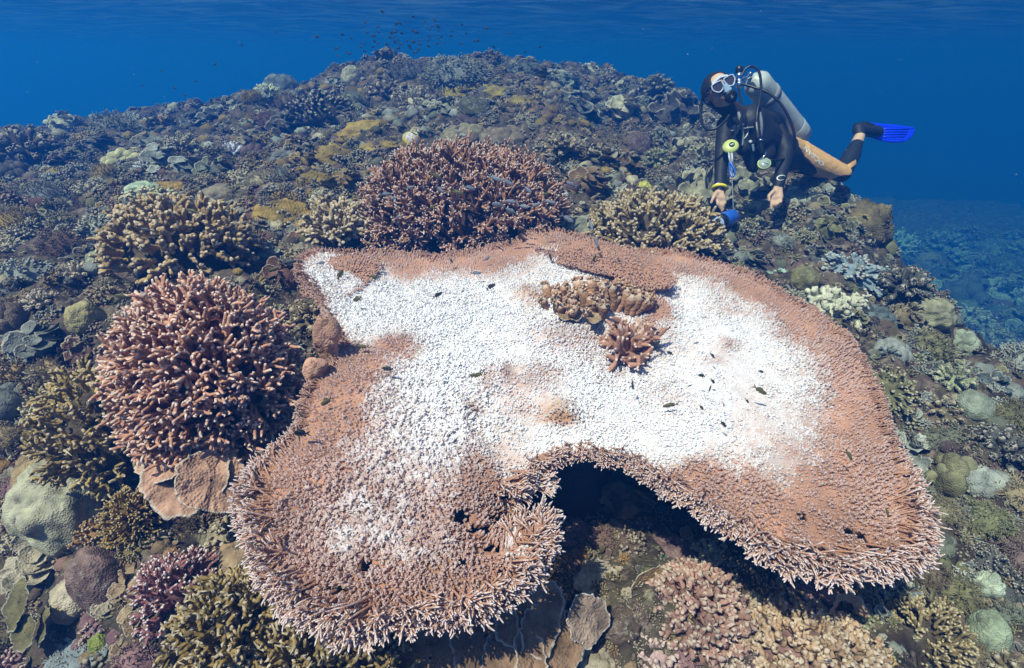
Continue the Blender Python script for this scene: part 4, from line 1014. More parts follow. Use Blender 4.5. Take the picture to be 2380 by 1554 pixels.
# ---- single colonies picked out of the photograph
H = [
 ("boulder",165,1115,108,(.37,.335,.23),"big smooth pale grey green boulder coral low on the left",1.6),
 ("boulder",95,1075,52,(.33,.22,.11),"tan lumpy coral tucked behind the pale smooth boulder",1.3),
 ("boulder",245,1310,62,(.20,.125,.11),"mauve finely grained mound below the pale smooth boulder",1.9),
 ("beads",180,880,34,(.52,.33,.06),"mustard yellow beaded coral on the left of the pink finger coral",1.6),
 ("finger",120,925,62,(.42,.33,.17),"cream yellow fine finger coral under the mustard beads",1.0),
 ("fan",185,1530,78,(.22,.24,.24),"blue grey flat twiggy table coral at the bottom left corner",.8),
 ("boulder",240,1485,26,(.22,.25,.05),"bright green small upright lump at the bottom left",1.8),
 ("bush",20,1440,60,(.16,.12,.07),"dark brown fuzzy coral against the left frame edge at the bottom",1.0),
 ("lobed",18,720,42,(.17,.12,.09),"grey brown folded lump at the left frame edge beside the twigs",1.4),
 ("finger",40,850,34,(.32,.2,.09),"orange brown narrow finger coral at the left edge above the cream finger coral",1.6),
 ("bush",110,450,60,(.17,.17,.16),"dark grey fuzzy dome with pale tips far left on the slope",.9),
 ("finger",230,520,50,(.25,.25,.2),"grey white twiggy coral left of the tan finger bank",.8),
 ("finger",60,620,62,(.21,.22,.2),"grey blue twiggy coral sprawling at the left edge below the dark dome",.8),
 ("bush",145,560,48,(.15,.085,.06),"dark red brown soft coral between the two grey twiggy corals on the left",.9),
 ("boulder",232,605,30,(.24,.25,.17),"green grey round lump left of the tan finger bank",1.0),
 ("cauliflower",175,625,34,(.44,.36,.26),"cream cauliflower coral beside the green grey round lump",.9),
 ("boulder",195,725,38,(.30,.25,.12),"yellow grey speckled lump left of the top of the pink finger coral",1.0),
 ("cauliflower",95,690,38,(.42,.34,.26),"pale cauliflower coral on the left slope under the grey blue twigs",.9),
 ("finger",345,450,62,(.44,.39,.22),"pale yellow finger coral just above the tan finger bank",.6),
 ("boulder",330,430,34,(.32,.38,.26),"mint green smooth hump behind the pale yellow finger coral",.7),
 ("ridges",385,425,56,(.27,.17,.045),"mustard flat plate coral on the left slope beside the mint hump",.5),
 ("cauliflower",335,385,22,(.62,.62,.58),"small white cauliflower coral on the left slope",.9),
 ("cauliflower",540,345,28,(.62,.58,.66),"small lilac white cauliflower coral in the upper left field",.9),
 ("lobed",285,360,44,(.42,.37,.2),"cream yellow leafy lump above the small white cauliflower",.6),
 ("boulder",355,318,40,(.16,.15,.12),"smooth grey brown hump far left upslope",.5),
 ("cauliflower",118,410,24,(.30,.3,.26),"pale fuzzy cauliflower coral above the dark grey dome",.8),
 ("bush",270,290,56,(.17,.16,.13),"grey brown dome on the left skyline",.8),
 ("cauliflower",305,272,20,(.42,.44,.34),"white topped coral on the left skyline beside the grey dome",.9),
 ("ruffle",500,265,70,(.09,.085,.08),"dark leafy coral mound under the left end of the crest",.6),
 ("boulder",655,185,46,(.11,.12,.12),"dark boulder on the crest with a pale coral on it",1.0),
 ("finger",625,165,30,(.52,.52,.36),"pale coral topping the dark boulder on the crest",.9),
 ("bush",615,275,40,(.13,.065,.055),"dark maroon soft coral clump upslope left",.9),
 ("ridges",660,470,70,(.27,.175,.045),"mustard honeycomb coral draped over a dark hole left of the staghorn",.75),
 ("fan",552,478,58,(.19,.175,.155),"grey fine netted table coral left of the mustard honeycomb coral",.5),
 ("boulder",505,450,48,(.20,.16,.11),"brown folded smooth coral above the grey netted table",.6),
 ("ridges",850,290,70,(.28,.19,.05),"mustard scalloped coral upslope of the striped fish",.7),
 ("ridges",770,350,56,(.25,.17,.05),"mustard ridged coral left of the striped fish",.8),
 ("ridges",880,330,44,(.26,.18,.045),"mustard folds touching the upper left of the striped fish",.6),
 ("ridges",735,410,40,(.22,.15,.045),"brown yellow crumpled coral above the mustard honeycomb coral",.8),
 ("ridges",1070,195,50,(.25,.18,.04),"mustard knobby ridge under the middle of the crest",.6),
 ("ridges",1150,205,46,(.23,.17,.045),"olive yellow ridge right of the mustard knobby ridge",.6),
 ("ridges",1215,225,40,(.21,.155,.045),"olive folded coral at the right end of the yellow ridge line",.6),
 ("staghorn",965,225,50,(.42,.36,.25),"cream spiky staghorn high on the mound",.8),
 ("ruffle",1030,245,56,(.19,.18,.13),"grey green layered mound right of the cream spiky staghorn",.6),
 ("lobed",1080,305,60,(.22,.18,.11),"tan knob cluster right behind the purple staghorn",.6),
 ("lobed",1170,310,56,(.17,.13,.09),"brown knob cluster behind the top of the purple staghorn",.6),
 ("cauliflower",1300,330,52,(.19,.15,.1),"grey brown knob coral at the right shoulder of the purple staghorn",.7),
 ("ruffle",1390,350,56,(.2,.17,.11),"brown leafy coral between the staghorn and the diver's level",.7),
 ("bush",1210,152,62,(.10,.11,.10),"dark flat topped dome on the right of the crest",.5),
 ("bush",1060,155,82,(.15,.155,.14),"broad grey dome on the middle of the crest",.45),
 ("bush",960,160,50,(.1,.09,.09),"dark fuzzy mound on the crest left of the broad grey dome",.7),
 ("ruffle",1300,180,56,(.14,.16,.14),"grey leafy coral on the right shoulder of the crest",.6),
 ("ruffle",1330,235,90,(.09,.09,.08),"broad dark leafy slope right of the crest",.5),
 ("finger",1590,385,26,(.55,.58,.55),"small white finger coral left of the diver's arm",.8),
 ("ruffle",1625,430,70,(.31,.28,.19),"large grey green scrolled leaf coral behind the diver's arm",1.1),
 ("ruffle",1610,335,48,(.34,.3,.2),"tan scrolled leaf coral above the large scrolled coral at the diver",1.0),
 ("ruffle",1750,415,60,(.27,.25,.18),"grey scrolled leaf coral between the diver's arms",.8),
 ("cauliflower",1750,490,52,(.40,.34,.22),"tan cauliflower coral under the diver's hands",.8),
 ("bush",1850,460,80,(.34,.38,.32),"pale blue grey twiggy coral below the diver's knee",.6),
 ("boulder",1497,436,18,(.42,.40,.08),"small lemon yellow lump above the cream tipped finger dome",1.1),
 ("finger",1440,440,46,(.3,.3,.22),"grey green lumpy coral at the upper left of the cream tipped dome",.7),
 ("ridges",2005,500,62,(.15,.115,.06),"dark brown standing folds on the right skyline of the slope",1.4),
 ("finger",2085,560,44,(.34,.36,.3),"pale grey coral on the right skyline below the dark folds",1.1),
 ("boulder",1870,635,36,(.15,.135,.06),"dark olive round dome right of the table's far rim",.9),
 ("fan",1800,626,30,(.32,.42,.34),"small pale green table coral behind the far rim of the table",.5),
 ("finger",1985,620,80,(.21,.26,.28),"blue grey twiggy bank above the white thick finger coral",.6),
 ("rubble",1940,690,72,(.50,.49,.36),"white green thick finger coral outside the table's right rim",.9),
 ("boulder",2168,708,46,(.26,.24,.15),"grey olive ribbed dome on the right slope",1.15),
 ("lobed",2240,785,30,(.30,.32,.24),"pale hooked lump on the outer right slope",1.2),
 ("finger",2260,735,48,(.30,.27,.2),"tan fuzzy coral at the outer edge above the pale hooked lump",.9),
 ("boulder",2265,930,38,(.21,.23,.17),"grey leaf like plate on the right slope below the hooked lump",1.1),
 ("cauliflower",2215,870,46,(.25,.27,.16),"green grey cauliflower coral beside the table's right rim",.9),
 ("bush",2200,1010,48,(.17,.17,.12),"dark green grey fuzzy dome right of the table's right rim",.9),
 ("lobed",2215,1085,56,(.22,.20,.11),"olive folded lobes right of the table's lower right",1.3),
 ("bush",2200,1180,42,(.20,.17,.1),"brown fuzzy tuft below the olive folded lobes",.9),
 ("boulder",2290,1455,46,(.23,.26,.17),"long blue green barrel shaped boulder at the lower right",2.2),
 ("lobed",2298,1345,30,(.34,.37,.27),"pale green folded knob above the barrel shaped boulder",1.3),
 ("bush",2350,1430,48,(.15,.16,.12),"dark fuzzy coral at the right frame edge beside the barrel boulder",1.0),
 ("finger",2230,1300,42,(.28,.30,.27),"grey white twigs beside the right tip of the table",.8),
 ("rubble",2040,1520,36,(.45,.29,.1),"orange tan finger stubs at the foot of the big tan bush",1.2),
 ("rubble",1520,1500,70,(.42,.28,.26),"pale pink and cream encrusted rubble lump below the knobby mound",.7),
 ("rubble",1700,1530,64,(.33,.22,.17),"brown pink rubble coral at the bottom between two rubble heaps",.7),
 ("boulder",1400,1330,64,(.42,.35,.27),"cream and violet crusted rock in the open notch of the table",.5),
 ("boulder",1560,1270,60,(.17,.10,.10),"dark maroon crusted rock in the shade of the notch",.6),
 ("boulder",1330,1225,40,(.18,.11,.11),"shaded reddish rock just under the notch",.7),
 ("lobed",790,575,34,(.52,.42,.4),"lavender cream lump at the far left corner of the table",.9),
 ("finger",690,580,40,(.3,.25,.14),"olive cream tuft left of the lavender lump",.8),
 ("cauliflower",748,455,34,(.36,.33,.22),"pale cauliflower coral at the left foot of the staghorn thicket",.8),
]
for (k, px, py, w, col, lab, zs) in H:
    put(k, px, py, w, col, lab, zs=zs)

# ================================================================== THE REST OF THE REEF: single colonies, then the small cover
LAND = [("the purple staghorn thicket",1075,455),("the pink finger coral",500,830),("the tan finger bank",430,540),("the cream tipped finger dome",1520,530),("the pale smooth boulder",165,1135),
 ("the mauve bushy coral",435,1340),("the mustard honeycomb coral",660,470),("the grey netted table",555,478),("the striped butterflyfish",960,323),("the mustard scalloped coral",850,290),
 ("the dark boulder on the crest",640,185),("the broad grey dome on the crest",1060,150),("the flat topped crest dome",1205,150),("the cream spiky staghorn",965,225),("the yellow ridge line",1150,205),
 ("the maroon soft coral",620,270),("the mint green hump",325,430),("the lilac white cauliflower coral",540,345),("the dark leafy mound",500,262),("the grey skyline dome",270,285),
 ("the dark grey fuzzy dome",110,445),("the grey blue twigs",60,620),("the yellow grey lump",195,725),("the mustard beads",180,880),("the big tan fuzzy bush",2135,1480),
 ("the barrel shaped boulder",2290,1455),("the olive folded lobes",2215,1085),("the pale hooked lump",2240,785),("the olive ribbed dome",2168,708),("the white thick finger coral",1940,690),
 ("the dark standing folds",2005,500),("the diver's hands",1750,480),("the scrolled leaf coral",1620,430),("the dark olive dome",1870,635),("the diver's knee",1950,400),
 ("the brown plate cluster",1200,1450),("the pinkish knobby mound",1620,1400),("the curled crescent plate",1525,1350),("the blue grey flat table coral",185,1520),("the stacked dark plates",70,1430),
 ("the table's right tip",2150,1300),("the table's right rim",2070,950),("the notch of the table",1400,1150),("the olive twigs",680,1500),("the brown fuzzy ball",315,1190)]
PAL = dict(
 up=[("ochre brown",(.22,.145,.055)),("warm brown",(.19,.12,.07)),("dark grey brown",(.085,.07,.06)),("grey",(.16,.155,.145)),("dark olive",(.11,.10,.06)),("brown",(.15,.105,.07)),("mustard",(.25,.17,.05)),("cream",(.40,.35,.24)),("grey green",(.19,.19,.14)),("purple brown",(.11,.07,.07)),("pale grey",(.30,.30,.26))],
 left=[("tan",(.30,.215,.12)),("grey brown",(.17,.135,.1)),("cream",(.42,.36,.24)),("olive",(.19,.165,.075)),("red brown",(.17,.085,.06)),("grey",(.2,.2,.18)),("mustard",(.30,.20,.06)),("dark brown",(.1,.075,.055))],
 low=[("pinkish brown",(.27,.15,.12)),("mauve",(.25,.135,.14)),("tan",(.33,.22,.13)),("dark brown",(.12,.08,.06)),("cream",(.42,.34,.24)),("olive brown",(.2,.15,.06)),("orange brown",(.30,.16,.06))],
 right=[("blue grey",(.17,.20,.195)),("mauve brown",(.15,.10,.09)),("grey green",(.17,.175,.12)),("pale grey",(.30,.31,.27)),("olive",(.2,.185,.09)),("dark grey",(.1,.1,.09)),("tan",(.28,.22,.13)),("brown",(.16,.12,.08)),("yellow green",(.20,.20,.10))])
KW = dict(up=[("ruffle",.30),("finger",.16),("bush",.16),("cauliflower",.12),("boulder",.07),("plates",.12),("lobed",.07)],
 left=[("finger",.30),("cauliflower",.18),("bush",.17),("ruffle",.10),("plates",.09),("boulder",.07),("staghorn",.06),("lobed",.03)],
 low=[("rubble",.30),("plates",.18),("bush",.14),("finger",.18),("lobed",.08),("boulder",.12)],
 right=[("finger",.25),("bush",.20),("ruffle",.17),("cauliflower",.13),("lobed",.05),("boulder",.03),("plates",.12)])
PHRASE = dict(staghorn="spiky staghorn coral", finger="twiggy finger coral", cauliflower="cauliflower coral", bush="fuzzy bushy coral", boulder="smooth boulder coral", lobed="lobed knob coral", plates="stacked plate coral", ruffle="ruffled leaf coral", rubble="knobbly stub coral")
def region(px, py):
    if px > 1480 and py > 300 or px > 1980: return "right" if not (py > 1330 and px < 2000) else "low"
    if py > 1080: return "low"
    if px < 760 and py > 400: return "left"
    return "up"
TBL = np.array(OUT, float)
busy = [(px, py, w * .85) for (k, px, py, w, *_r) in H]
busy += [(1075,455,250),(900,470,90),(1250,470,90),(500,700,150),(500,830,200),(500,980,150),(1520,520,140),(430,540,130),(270,960,90),(435,1340,85),(2135,1460,85),(2135,1560,70),(318,1190,60),(560,1440,70),(1230,1440,110),(1620,1400,95),(1870,1510,110),(460,1090,100),(1345,1440,60),(75,1430,70),(760,810,50),(1520,1340,60),(1962,1400,45),(1945,1500,60),(1100,1500,80),(760,1520,90)]
cand = []
tries = rng.uniform((0, 120), (2380, 1554), (60000, 2))
ok = ~in_poly(tries[:, 0], tries[:, 1], TBL); tries = tries[ok][:30000]
bx_ = list(busy); pts = []
for px, py in tries:
    rad = 21 + 24 * min(1, max(0, (py - 130) / 700.0)); rad *= random.choice((.8, 1.0, 1.2, 1.5, 1.9, 2.4)) if py < 480 else random.uniform(.75, 1.45)
    d2 = [(px - a) ** 2 + ((py - b) * 1.15) ** 2 - (c + rad * .80) ** 2 for a, b, c in bx_[-60:]] if False else None
    arr = np.array(bx_); dd = (px - arr[:, 0]) ** 2 + ((py - arr[:, 1]) * 1.2) ** 2 - (arr[:, 2] * .92 + rad * .86) ** 2
    if dd.min() < 0: continue
    bx_.append((px, py, rad)); pts.append((px, py, rad))
    if len(pts) >= 420: break
pts = np.array(pts); tt = hit(pts[:, 0], pts[:, 1] + .3 * pts[:, 2])
pts = pts[~np.isnan(tt)]; tt = tt[~np.isnan(tt)]
o_ = np.argsort(-pts[:, 2])[:205]; pts = pts[o_]; tt = tt[o_]
seen = {}
def auto_label(size, cname, phrase, px, py):
    near = sorted(LAND, key=lambda l: (l[1] - px) ** 2 + (l[2] - py) ** 2)
    def relw(l):
        dx, dy = px - l[1], py - l[2]
        if abs(dy) > abs(dx) * .9: return ("just above " if dy < 0 else "just below ") + l[0]
        return ("left of " if dx < 0 else "right of ") + l[0]
    words = lambda s: len(s.split())
    tries_ = []
    for a in near[:3]:
        tries_.append(f"{cname} {phrase} {relw(a)}"); tries_.append(f"{size} {cname} {phrase} {relw(a)}")
    for a in near[:2]:
        for b in near[1:4]:
            if a is not b: tries_.append(f"{cname} {phrase} between {a[0]} and {b[0]}")
    for s in tries_:
        if s not in seen and words(s) <= 16: seen[s] = 1; return s
    return tries_[0]
sizes = pts[:, 2]
for (px, py, rad), t in zip(pts, tt):
    rg = region(px, py); ks, ws = zip(*KW[rg]); k = random.choices(ks, ws)[0]
    cn, c = random.choice(PAL[rg]); c = tuple(np.array(c) * random.uniform(.65, 1.05))  # tones scaled down to stand in for strobe falloff around the table
    size = "large" if rad > 44 else ("small" if rad < 28 else "medium sized")
    put(k, px, py, rad * (1.28 if rg == 'up' else 1.12), c, auto_label(size, cn, PHRASE[k], px, py), t=None, zs=ZS[k] * random.uniform(.75, 1.1), sink=.06)

# ---- the small cover that nobody could count: stubs, crusts, leaves and lumps between the colonies
M_COVER = coral_mat("reef_cover_tissue", (0.55, 0.48, 0.38), 0.75, 1.0, 0.4, grain=120.0, bump=0.6, use_obj=False)
def proto_list():
    L = []
    for s in range(3):
        g = Geo(); d = fib_dirs(13, .05, .2); branch_level(g, d * .3, norm(d + rng.normal(size=d.shape) * .3), rng.uniform(.45, .8, 13), np.full(13, .10), 5, .2, taper=.95, tipr=(.98, .7, .08)); L.append(g)
    for s in range(2):
        g = Geo(); d = fib_dirs(11, .05, .15); branch_level(g, d * .3, d, np.full(11, .6), np.full(11, .19), 5, .1, grow=(.6, .7, .95, 1.0, .7, .05)); L.append(g)
    for s in range(3):
        g = Geo(); V, F, t = blob(1, 1, .75, 12, 8, .3, 2.4, 300 + s, 3); g.add(V, F, t * .5); L.append(g)
    for s in range(3):
        g = Geo()
        for i in range(3):
            V, F, t = plate(4, 12, 2 * np.pi, 0, rng.uniform(.5, .8), .3, .12, 4, .04, 400 + s * 5 + i, .25, .08)
            g.add(V @ (rotz(i * 2.1) @ rotx(-.5)).T + np.array([.35 * math.cos(i * 2.1), .35 * math.sin(i * 2.1), .12 * i + .1]), F, t)
        L.append(g)
    for s in range(2):
        g = Geo(); d = fib_dirs(34, .0, .1); branch_level(g, d * .45, norm(d + rng.normal(size=d.shape) * .3), rng.uniform(.3, .5, 34), np.full(34, .045), 4, .3); L.append(g)
    return L
PR = proto_list()
PW = dict(up=[.10]*3+[.06]*2+[.06]*3+[.11]*3+[.05]*2, left=[.15]*3+[.08]*2+[.03]*3+[.05]*3+[.05]*2, low=[.10]*3+[.12]*2+[.13]*3+[.05]*3+[.02]*2, right=[.14]*3+[.07]*2+[.025]*3+[.09]*3+[.07]*2)
q = np.concatenate([rng.uniform((0, 110), (2380, 1600), (9000, 2)), rng.uniform((0, 110), (2380, 560), (5500, 2))])
q = q[~in_poly(q[:, 0], q[:, 1], TBL)]
tq = hit(q[:, 0], q[:, 1]); m_ = ~np.isnan(tq); q, tq = q[m_], tq[m_]
Pq = at(q[:, 0], q[:, 1], tq); Nq = ground_n(Pq[:, 0], Pq[:, 1], .05)
# a wider, thinner scatter so the reef goes on outside the picture and in the hollows
ex = np.stack([rng.uniform(-6, 5, 2600), rng.uniform(-.6, 9, 2600)], -1)
Pe = np.concatenate([ex, ground_h(ex[:, 0], ex[:, 1])[:, None]], 1); Ne = ground_n(ex[:, 0], ex[:, 1], .05)
g = Geo()
def scatter(P, N, sizes, regs):
    pa = .5 + .5 * np.clip(1.5 * fbm(P * 2.2, 2, 501), -1, 1); pb = np.clip(.5 + .6 * fbm(P * 1.7 + 9, 2, 503), 0, .999)
    for i in range(len(P)):
        rg = regs[i]; w = PW[rg]
        pr = PR[int(np.interp(pa[i], np.cumsum(w) / sum(w), range(len(PR)))) % len(PR)] if random.random() < .6 else PR[random.choices(range(len(PR)), w)[0]]
        pl = PAL[rg]; cn, c = pl[int(pb[i] * len(pl)) % len(pl)] if random.random() < .6 else random.choice(pl); c = np.array(c) * random.uniform(.5, .95)  # cover darkened in its colour to imitate the strobe's vignette
        Rm = rot_to(norm(N[i] * .6 + UP * .4)) @ rotz(random.uniform(0, 6.28))
        g.join(pr, Rm, sizes[i], P[i] - N[i] * sizes[i] * .12, c)
scatter(Pq, Nq, rng.uniform(9, 21, len(q)) * (0.75 + .35 * smooth(150, 700, q[:, 1])) * tq / FPX, [region(a, b) for a, b in q])
scatter(Pe, Ne, rng.uniform(.02, .05, len(Pe)), ["left" if a < -.8 else ("right" if a > 1.2 else "low" if b < 1.4 else "up") for a, b in ex])
tag(link("coral_cover", g.mesh("coral_cover", M_COVER)), kind="stuff")

# specks drifting in the water
ns = 600
Ps = at(rng.uniform(-150, 2530, ns), rng.uniform(-100, 1100, ns), rng.uniform(.9, 5.5, ns))
Ps = Ps[(Ps[:, 2] > ground_h(Ps[:, 0], Ps[:, 1]) + .12) & (Ps[:, 2] < 1.95)]
oct_v = np.array([(1, 0, 0), (-1, 0, 0), (0, 1, 0), (0, -1, 0), (0, 0, 1), (0, 0, -1)], float)
oct_f = np.array([(0, 2, 4), (2, 1, 4), (1, 3, 4), (3, 0, 4), (2, 0, 5), (1, 2, 5), (3, 1, 5), (0, 3, 5)])
g = Geo()
for p in Ps: g.add(oct_v * rng.uniform(.0004, .0013, 3) + p, oct_f)
tag(link("drifting_particles", g.mesh("drifting_particles", plain("drifting_specks", (.6, .6, .55), .8))), kind="stuff")

# ================================================================== THE DIVER
from mathutils.bvhtree import BVHTree
def pt(px, py, t): return at(np.float64(px), np.float64(py), np.float64(t))
CAMF = np.array([0, _ct, -_st]); CAMU = np.array([0, _st, _ct]); CAMX = np.array([1.0, 0, 0])
M_BODY = vcol_mat("diver_skin_and_suit", rough=0.6, spec=0.3, grain=26.0, bump=0.55, var=0.25)
M_BLACK = plain("black_neoprene", (.010, .011, .014), .6, spec=.3, bump=.2)
M_RUBBER = plain("black_rubber", (.008, .008, .010), .4, spec=.4)
M_VEST = plain("vest_nylon", (.014, .015, .02), .55, spec=.3, bump=.3)
M_CHROME = plain("chrome", (.75, .76, .78), .12, metal=1.0)
M_TANK = plain("tank_paint", (.38, .41, .39), .42, spec=.45, noise=.45, scale=14, bump=.15)
M_GREYW = plain("grey_webbing", (.20, .21, .23), .7)
M_SILVER = plain("mask_silver", (.46, .48, .54), .25, spec=.5)
M_WHITE = plain("white_print", (.80, .80, .80), .6)
M_PALE = plain("pale_grey_print", (.50, .50, .52), .6)
M_LENS = plain("mask_glass", (.045, .04, .06), .05, spec=.6)
M_SKIRT = plain("mask_skirt", (.02, .05, .22), .4)
M_YEL = plain("yellow_plastic", (.46, .50, .15), .4, spec=.4)
M_STRAPY = plain("yellow_band", (.75, .62, .03), .5)
M_BLUE = plain("blue_fin", (.006, .035, .80), .35, spec=.4)
M_TORCH = plain("blue_torch", (.02, .10, .45), .3, spec=.5)
M_DIAL = plain("gauge_dial", (.28, .34, .30), .3, spec=.5)

SK = {}   # capsules: (a, b, ra, rb, tag)
CAPS = []
def cap(a, b, ra, rb, tg): CAPS.append((np.asarray(a, float), np.asarray(b, float), ra, rb, tg))
def px_(r, t): return r * t / FPX
# head frame: tilted about 27 degrees in the picture, looking at the camera
A_ = R(26.7)
HX = math.cos(A_) * CAMX + math.sin(A_) * CAMU
HF = norm(-CAMF + HX * -.10 + CAMU * -.08)
HX = norm(HX - (HX @ HF) * HF); HU = np.cross(HF, HX); HU = norm(HU)
if HU @ CAMU < 0: HU = -HU
HC = pt(1671, 214, 3.20)
def hd_(x, u, f): return HC + HX * x + HU * u + HF * f
cap(hd_(0, .030, -.035), hd_(0, .032, .012), .086, .080, "face")
cap(hd_(0, -.045, .012), hd_(0, -.075, .045), .062, .034, "face")
cap(hd_(-.028, -.035, .045), hd_(.028, -.035, .045), .036, .036, "face")
cap(hd_(0, .002, .088), hd_(0, -.034, .104), .010, .016, "face")
for s in (-1, 1):
    cap(hd_(s * .082, .012, -.015), hd_(s * .084, -.022, -.012), .014, .011, "face")
    cap(hd_(s * .03, .022, .076), hd_(s * .045, .018, .068), .012, .012, "face")
cap(hd_(-.018, -.062, .078), hd_(.018, -.062, .078), .010, .010, "face")
neck0 = hd_(0, -.06, -.045)
chest_u = pt(1742, 285, 3.36); chest = pt(1752, 318, 3.42); belly = pt(1798, 345, 3.56); pelvis = pt(1838, 358, 3.70)
cap(neck0, chest_u, .056, .060, "neck")
cap(chest_u, chest, .110, .125, "suit"); cap(chest, belly, .125, .118, "suit"); cap(belly, pelvis, .118, .112, "suit")
shr = pt(1688, 292, 3.28); shl = pt(1800, 288, 3.46)
cap(shr, chest_u, .062, .075, "suit"); cap(shl, chest_u, .072, .08, "suit")
elr = pt(1678, 362, 3.22); wrr = pt(1672, 442, 3.16)
cap(shr, elr, .058, .045, "suit"); cap(elr, wrr, .045, .031, "suit")
ell = pt(1827, 352, 3.40); wrl = pt(1809, 432, 3.30)
cap(shl, ell, .066, .050, "suit"); cap(ell, wrl, .050, .034, "suit")
# hands: palm, four unequal fingers, thumb from the side of the palm
def hand(w, k, fingers, thumb, rw=.026):
    cap(w, k[0], rw * .9, .021, "skin"); cap(w, k[1], rw * .9, .020, "skin"); cap(k[0], k[1], .020, .019, "skin")
    for f in fingers:
        for a, b, r0, r1 in zip(f[:-1], f[1:], (.0105, .0095, .0085), (.0095, .0085, .0072)): cap(a, b, r0, r1, "skin")
    for a, b, r0, r1 in zip(thumb[:-1], thumb[1:], (.014, .011), (.011, .009)): cap(a, b, r0, r1, "skin")
t0 = 3.27
hand(wrl, (pt(1795, 462, t0), pt(1813, 460, t0)),
     [(pt(1793, 462, t0), pt(1791, 474, t0 - .01), pt(1793, 487, t0 - .01)), (pt(1800, 464, t0), pt(1799, 476, t0 - .025), pt(1803, 484, t0 - .01), pt(1805, 478, t0 + .015)),
      (pt(1807, 463, t0), pt(1807, 475, t0 - .025), pt(1809, 481, t0 - .005), pt(1810, 475, t0 + .015)), (pt(1814, 460, t0), pt(1815, 470, t0 - .02), pt(1815, 476, t0), pt(1815, 471, t0 + .015))],
     (pt(1797, 446, t0 - .01), pt(1787, 456, t0 - .025), pt(1788, 467, t0 - .03)))
t0 = 3.13
hand(wrr, (pt(1665, 460, t0), pt(1680, 464, t0)),
     [(pt(1667, 462, t0), pt(1668, 475, t0 - .02), pt(1673, 484, t0 - .01)), (pt(1672, 465, t0), pt(1675, 478, t0 - .015), pt(1678, 491, t0 - .01)),
      (pt(1677, 466, t0), pt(1681, 477, t0 - .015), pt(1681, 488, t0)), (pt(1682, 464, t0), pt(1686, 472, t0 - .01), pt(1684, 480, t0 + .01))],
     (pt(1664, 450, t0 - .01), pt(1657, 462, t0 - .02), pt(1653, 472, t0 - .02)), rw=.024)
# near leg and the far leg behind it
hipl = pt(1856, 360, 3.70); knl = pt(1957, 404, 3.74); anl = pt(1998, 318, 3.92)
calf = pt(1979, 362, 3.84)
cap(pelvis, hipl, .110, .100, "suit"); cap(hipl, knl, .098, .062, "thigh"); cap(knl, calf, .060, .062, "calf"); cap(calf, pt(1992, 334, 3.89), .060, .042, "calf"); cap(pt(1992, 332, 3.89), anl, .041, .036, "ankle")
heel = pt(1995, 300, 3.95); toe = pt(2040, 306, 3.98)
cap(anl, heel, .036, .042, "boot"); cap(heel, toe, .042, .040, "boot")
hipr = pt(1846, 372, 3.92); knr = pt(1938, 402, 4.12); anr = pt(1944, 398, 4.5)
cap(pelvis, hipr, .105, .095, "suit"); cap(hipr, knr, .092, .060, "thigh2"); cap(knr, anr, .058, .040, "calf")

def capsule_geo(a, b, ra, rb, S=20):
    d = b - a; L = np.linalg.norm(d); d = d / max(L, 1e-6); k = 6
    th = np.linspace(np.pi / 2, 0, k); pr = [(-math.sin(x) * ra, math.cos(x) * ra) for x in th] + [(L + math.sin(x) * rb, math.cos(x) * rb) for x in th[::-1]]
    P = np.array([a + d * s for s, r in pr])[None]; Rr = np.array([max(r, 1e-4) for s, r in pr])[None]
    T = np.broadcast_to(d, P.shape); n1 = norm(np.cross(d, np.array([.3, .8, .52]))); n2 = np.cross(d, n1)
    an = np.arange(S) * 2 * np.pi / S
    V = P[0][:, None] + Rr[0][:, None, None] * (np.cos(an)[None, :, None] * n1 + np.sin(an)[None, :, None] * n2)
    K = len(pr); kk, ss = np.meshgrid(np.arange(K - 1), np.arange(S), indexing='ij'); s2 = (ss + 1) % S
    F = np.stack([kk * S + ss, kk * S + s2, (kk + 1) * S + s2, (kk + 1) * S + ss], -1).reshape(-1, 4)
    g = Geo(); g.add(V.reshape(-1, 3), F)
    g.F.append(np.arange(S)[None, ::-1]); g.F.append((np.arange(S) + (K - 1) * S)[None])
    return g
def fuse(caps, voxel, smooth_it):
    """one continuous skin over all the capsules"""
    g = Geo()
    for a, b, ra, rb, tg in caps: g.join(capsule_geo(a, b, ra, rb))
    me = g.mesh("fuse_src"); o = link("fuse_src", me)
    m = o.modifiers.new("r", 'REMESH'); m.mode = 'VOXEL'; m.voxel_size = voxel
    s = o.modifiers.new("s", 'SMOOTH'); s.iterations = smooth_it; s.factor = .5
    dg = bpy.context.evaluated_depsgraph_get(); dg.update()
    r = bpy.data.meshes.new_from_object(o.evaluated_get(dg))
    bpy.data.objects.remove(o); bpy.data.meshes.remove(me)
    n = len(r.vertices); V = np.empty(n * 3, np.float32); r.vertices.foreach_get("co", V); V = V.reshape(-1, 3).astype(float)
    nf = len(r.polygons); ls = np.empty(nf, np.int32); r.polygons.foreach_get("loop_total", ls)
    li = np.empty(len(r.loops), np.int32); r.loops.foreach_get("vertex_index", li)
    bpy.data.meshes.remove(r)
    F = li.reshape(-1, 4) if (ls == 4).all() else None
    return V, F
Vb, Fb = fuse(CAPS, .0052, 7)
def cap_sd(V, a, b, ra, rb):
    ab = b - a; s = np.clip(((V - a) @ ab) / (ab @ ab), 0, 1); return np.linalg.norm(V - a - s[:, None] * ab, axis=-1) - (ra + (rb - ra) * s), s
best = np.full(len(Vb), 1e9); tg = np.zeros(len(Vb), object)
for a, b, ra, rb, t_ in CAPS:
    d_, _s_ = cap_sd(Vb, a, b, ra, rb); m = d_ < best; best[m] = d_[m]; tg[m] = t_
SKIN, SUIT, TAN = np.array([.52, .33, .22]), np.array([.011, .012, .016]), np.array([.60, .33, .13])
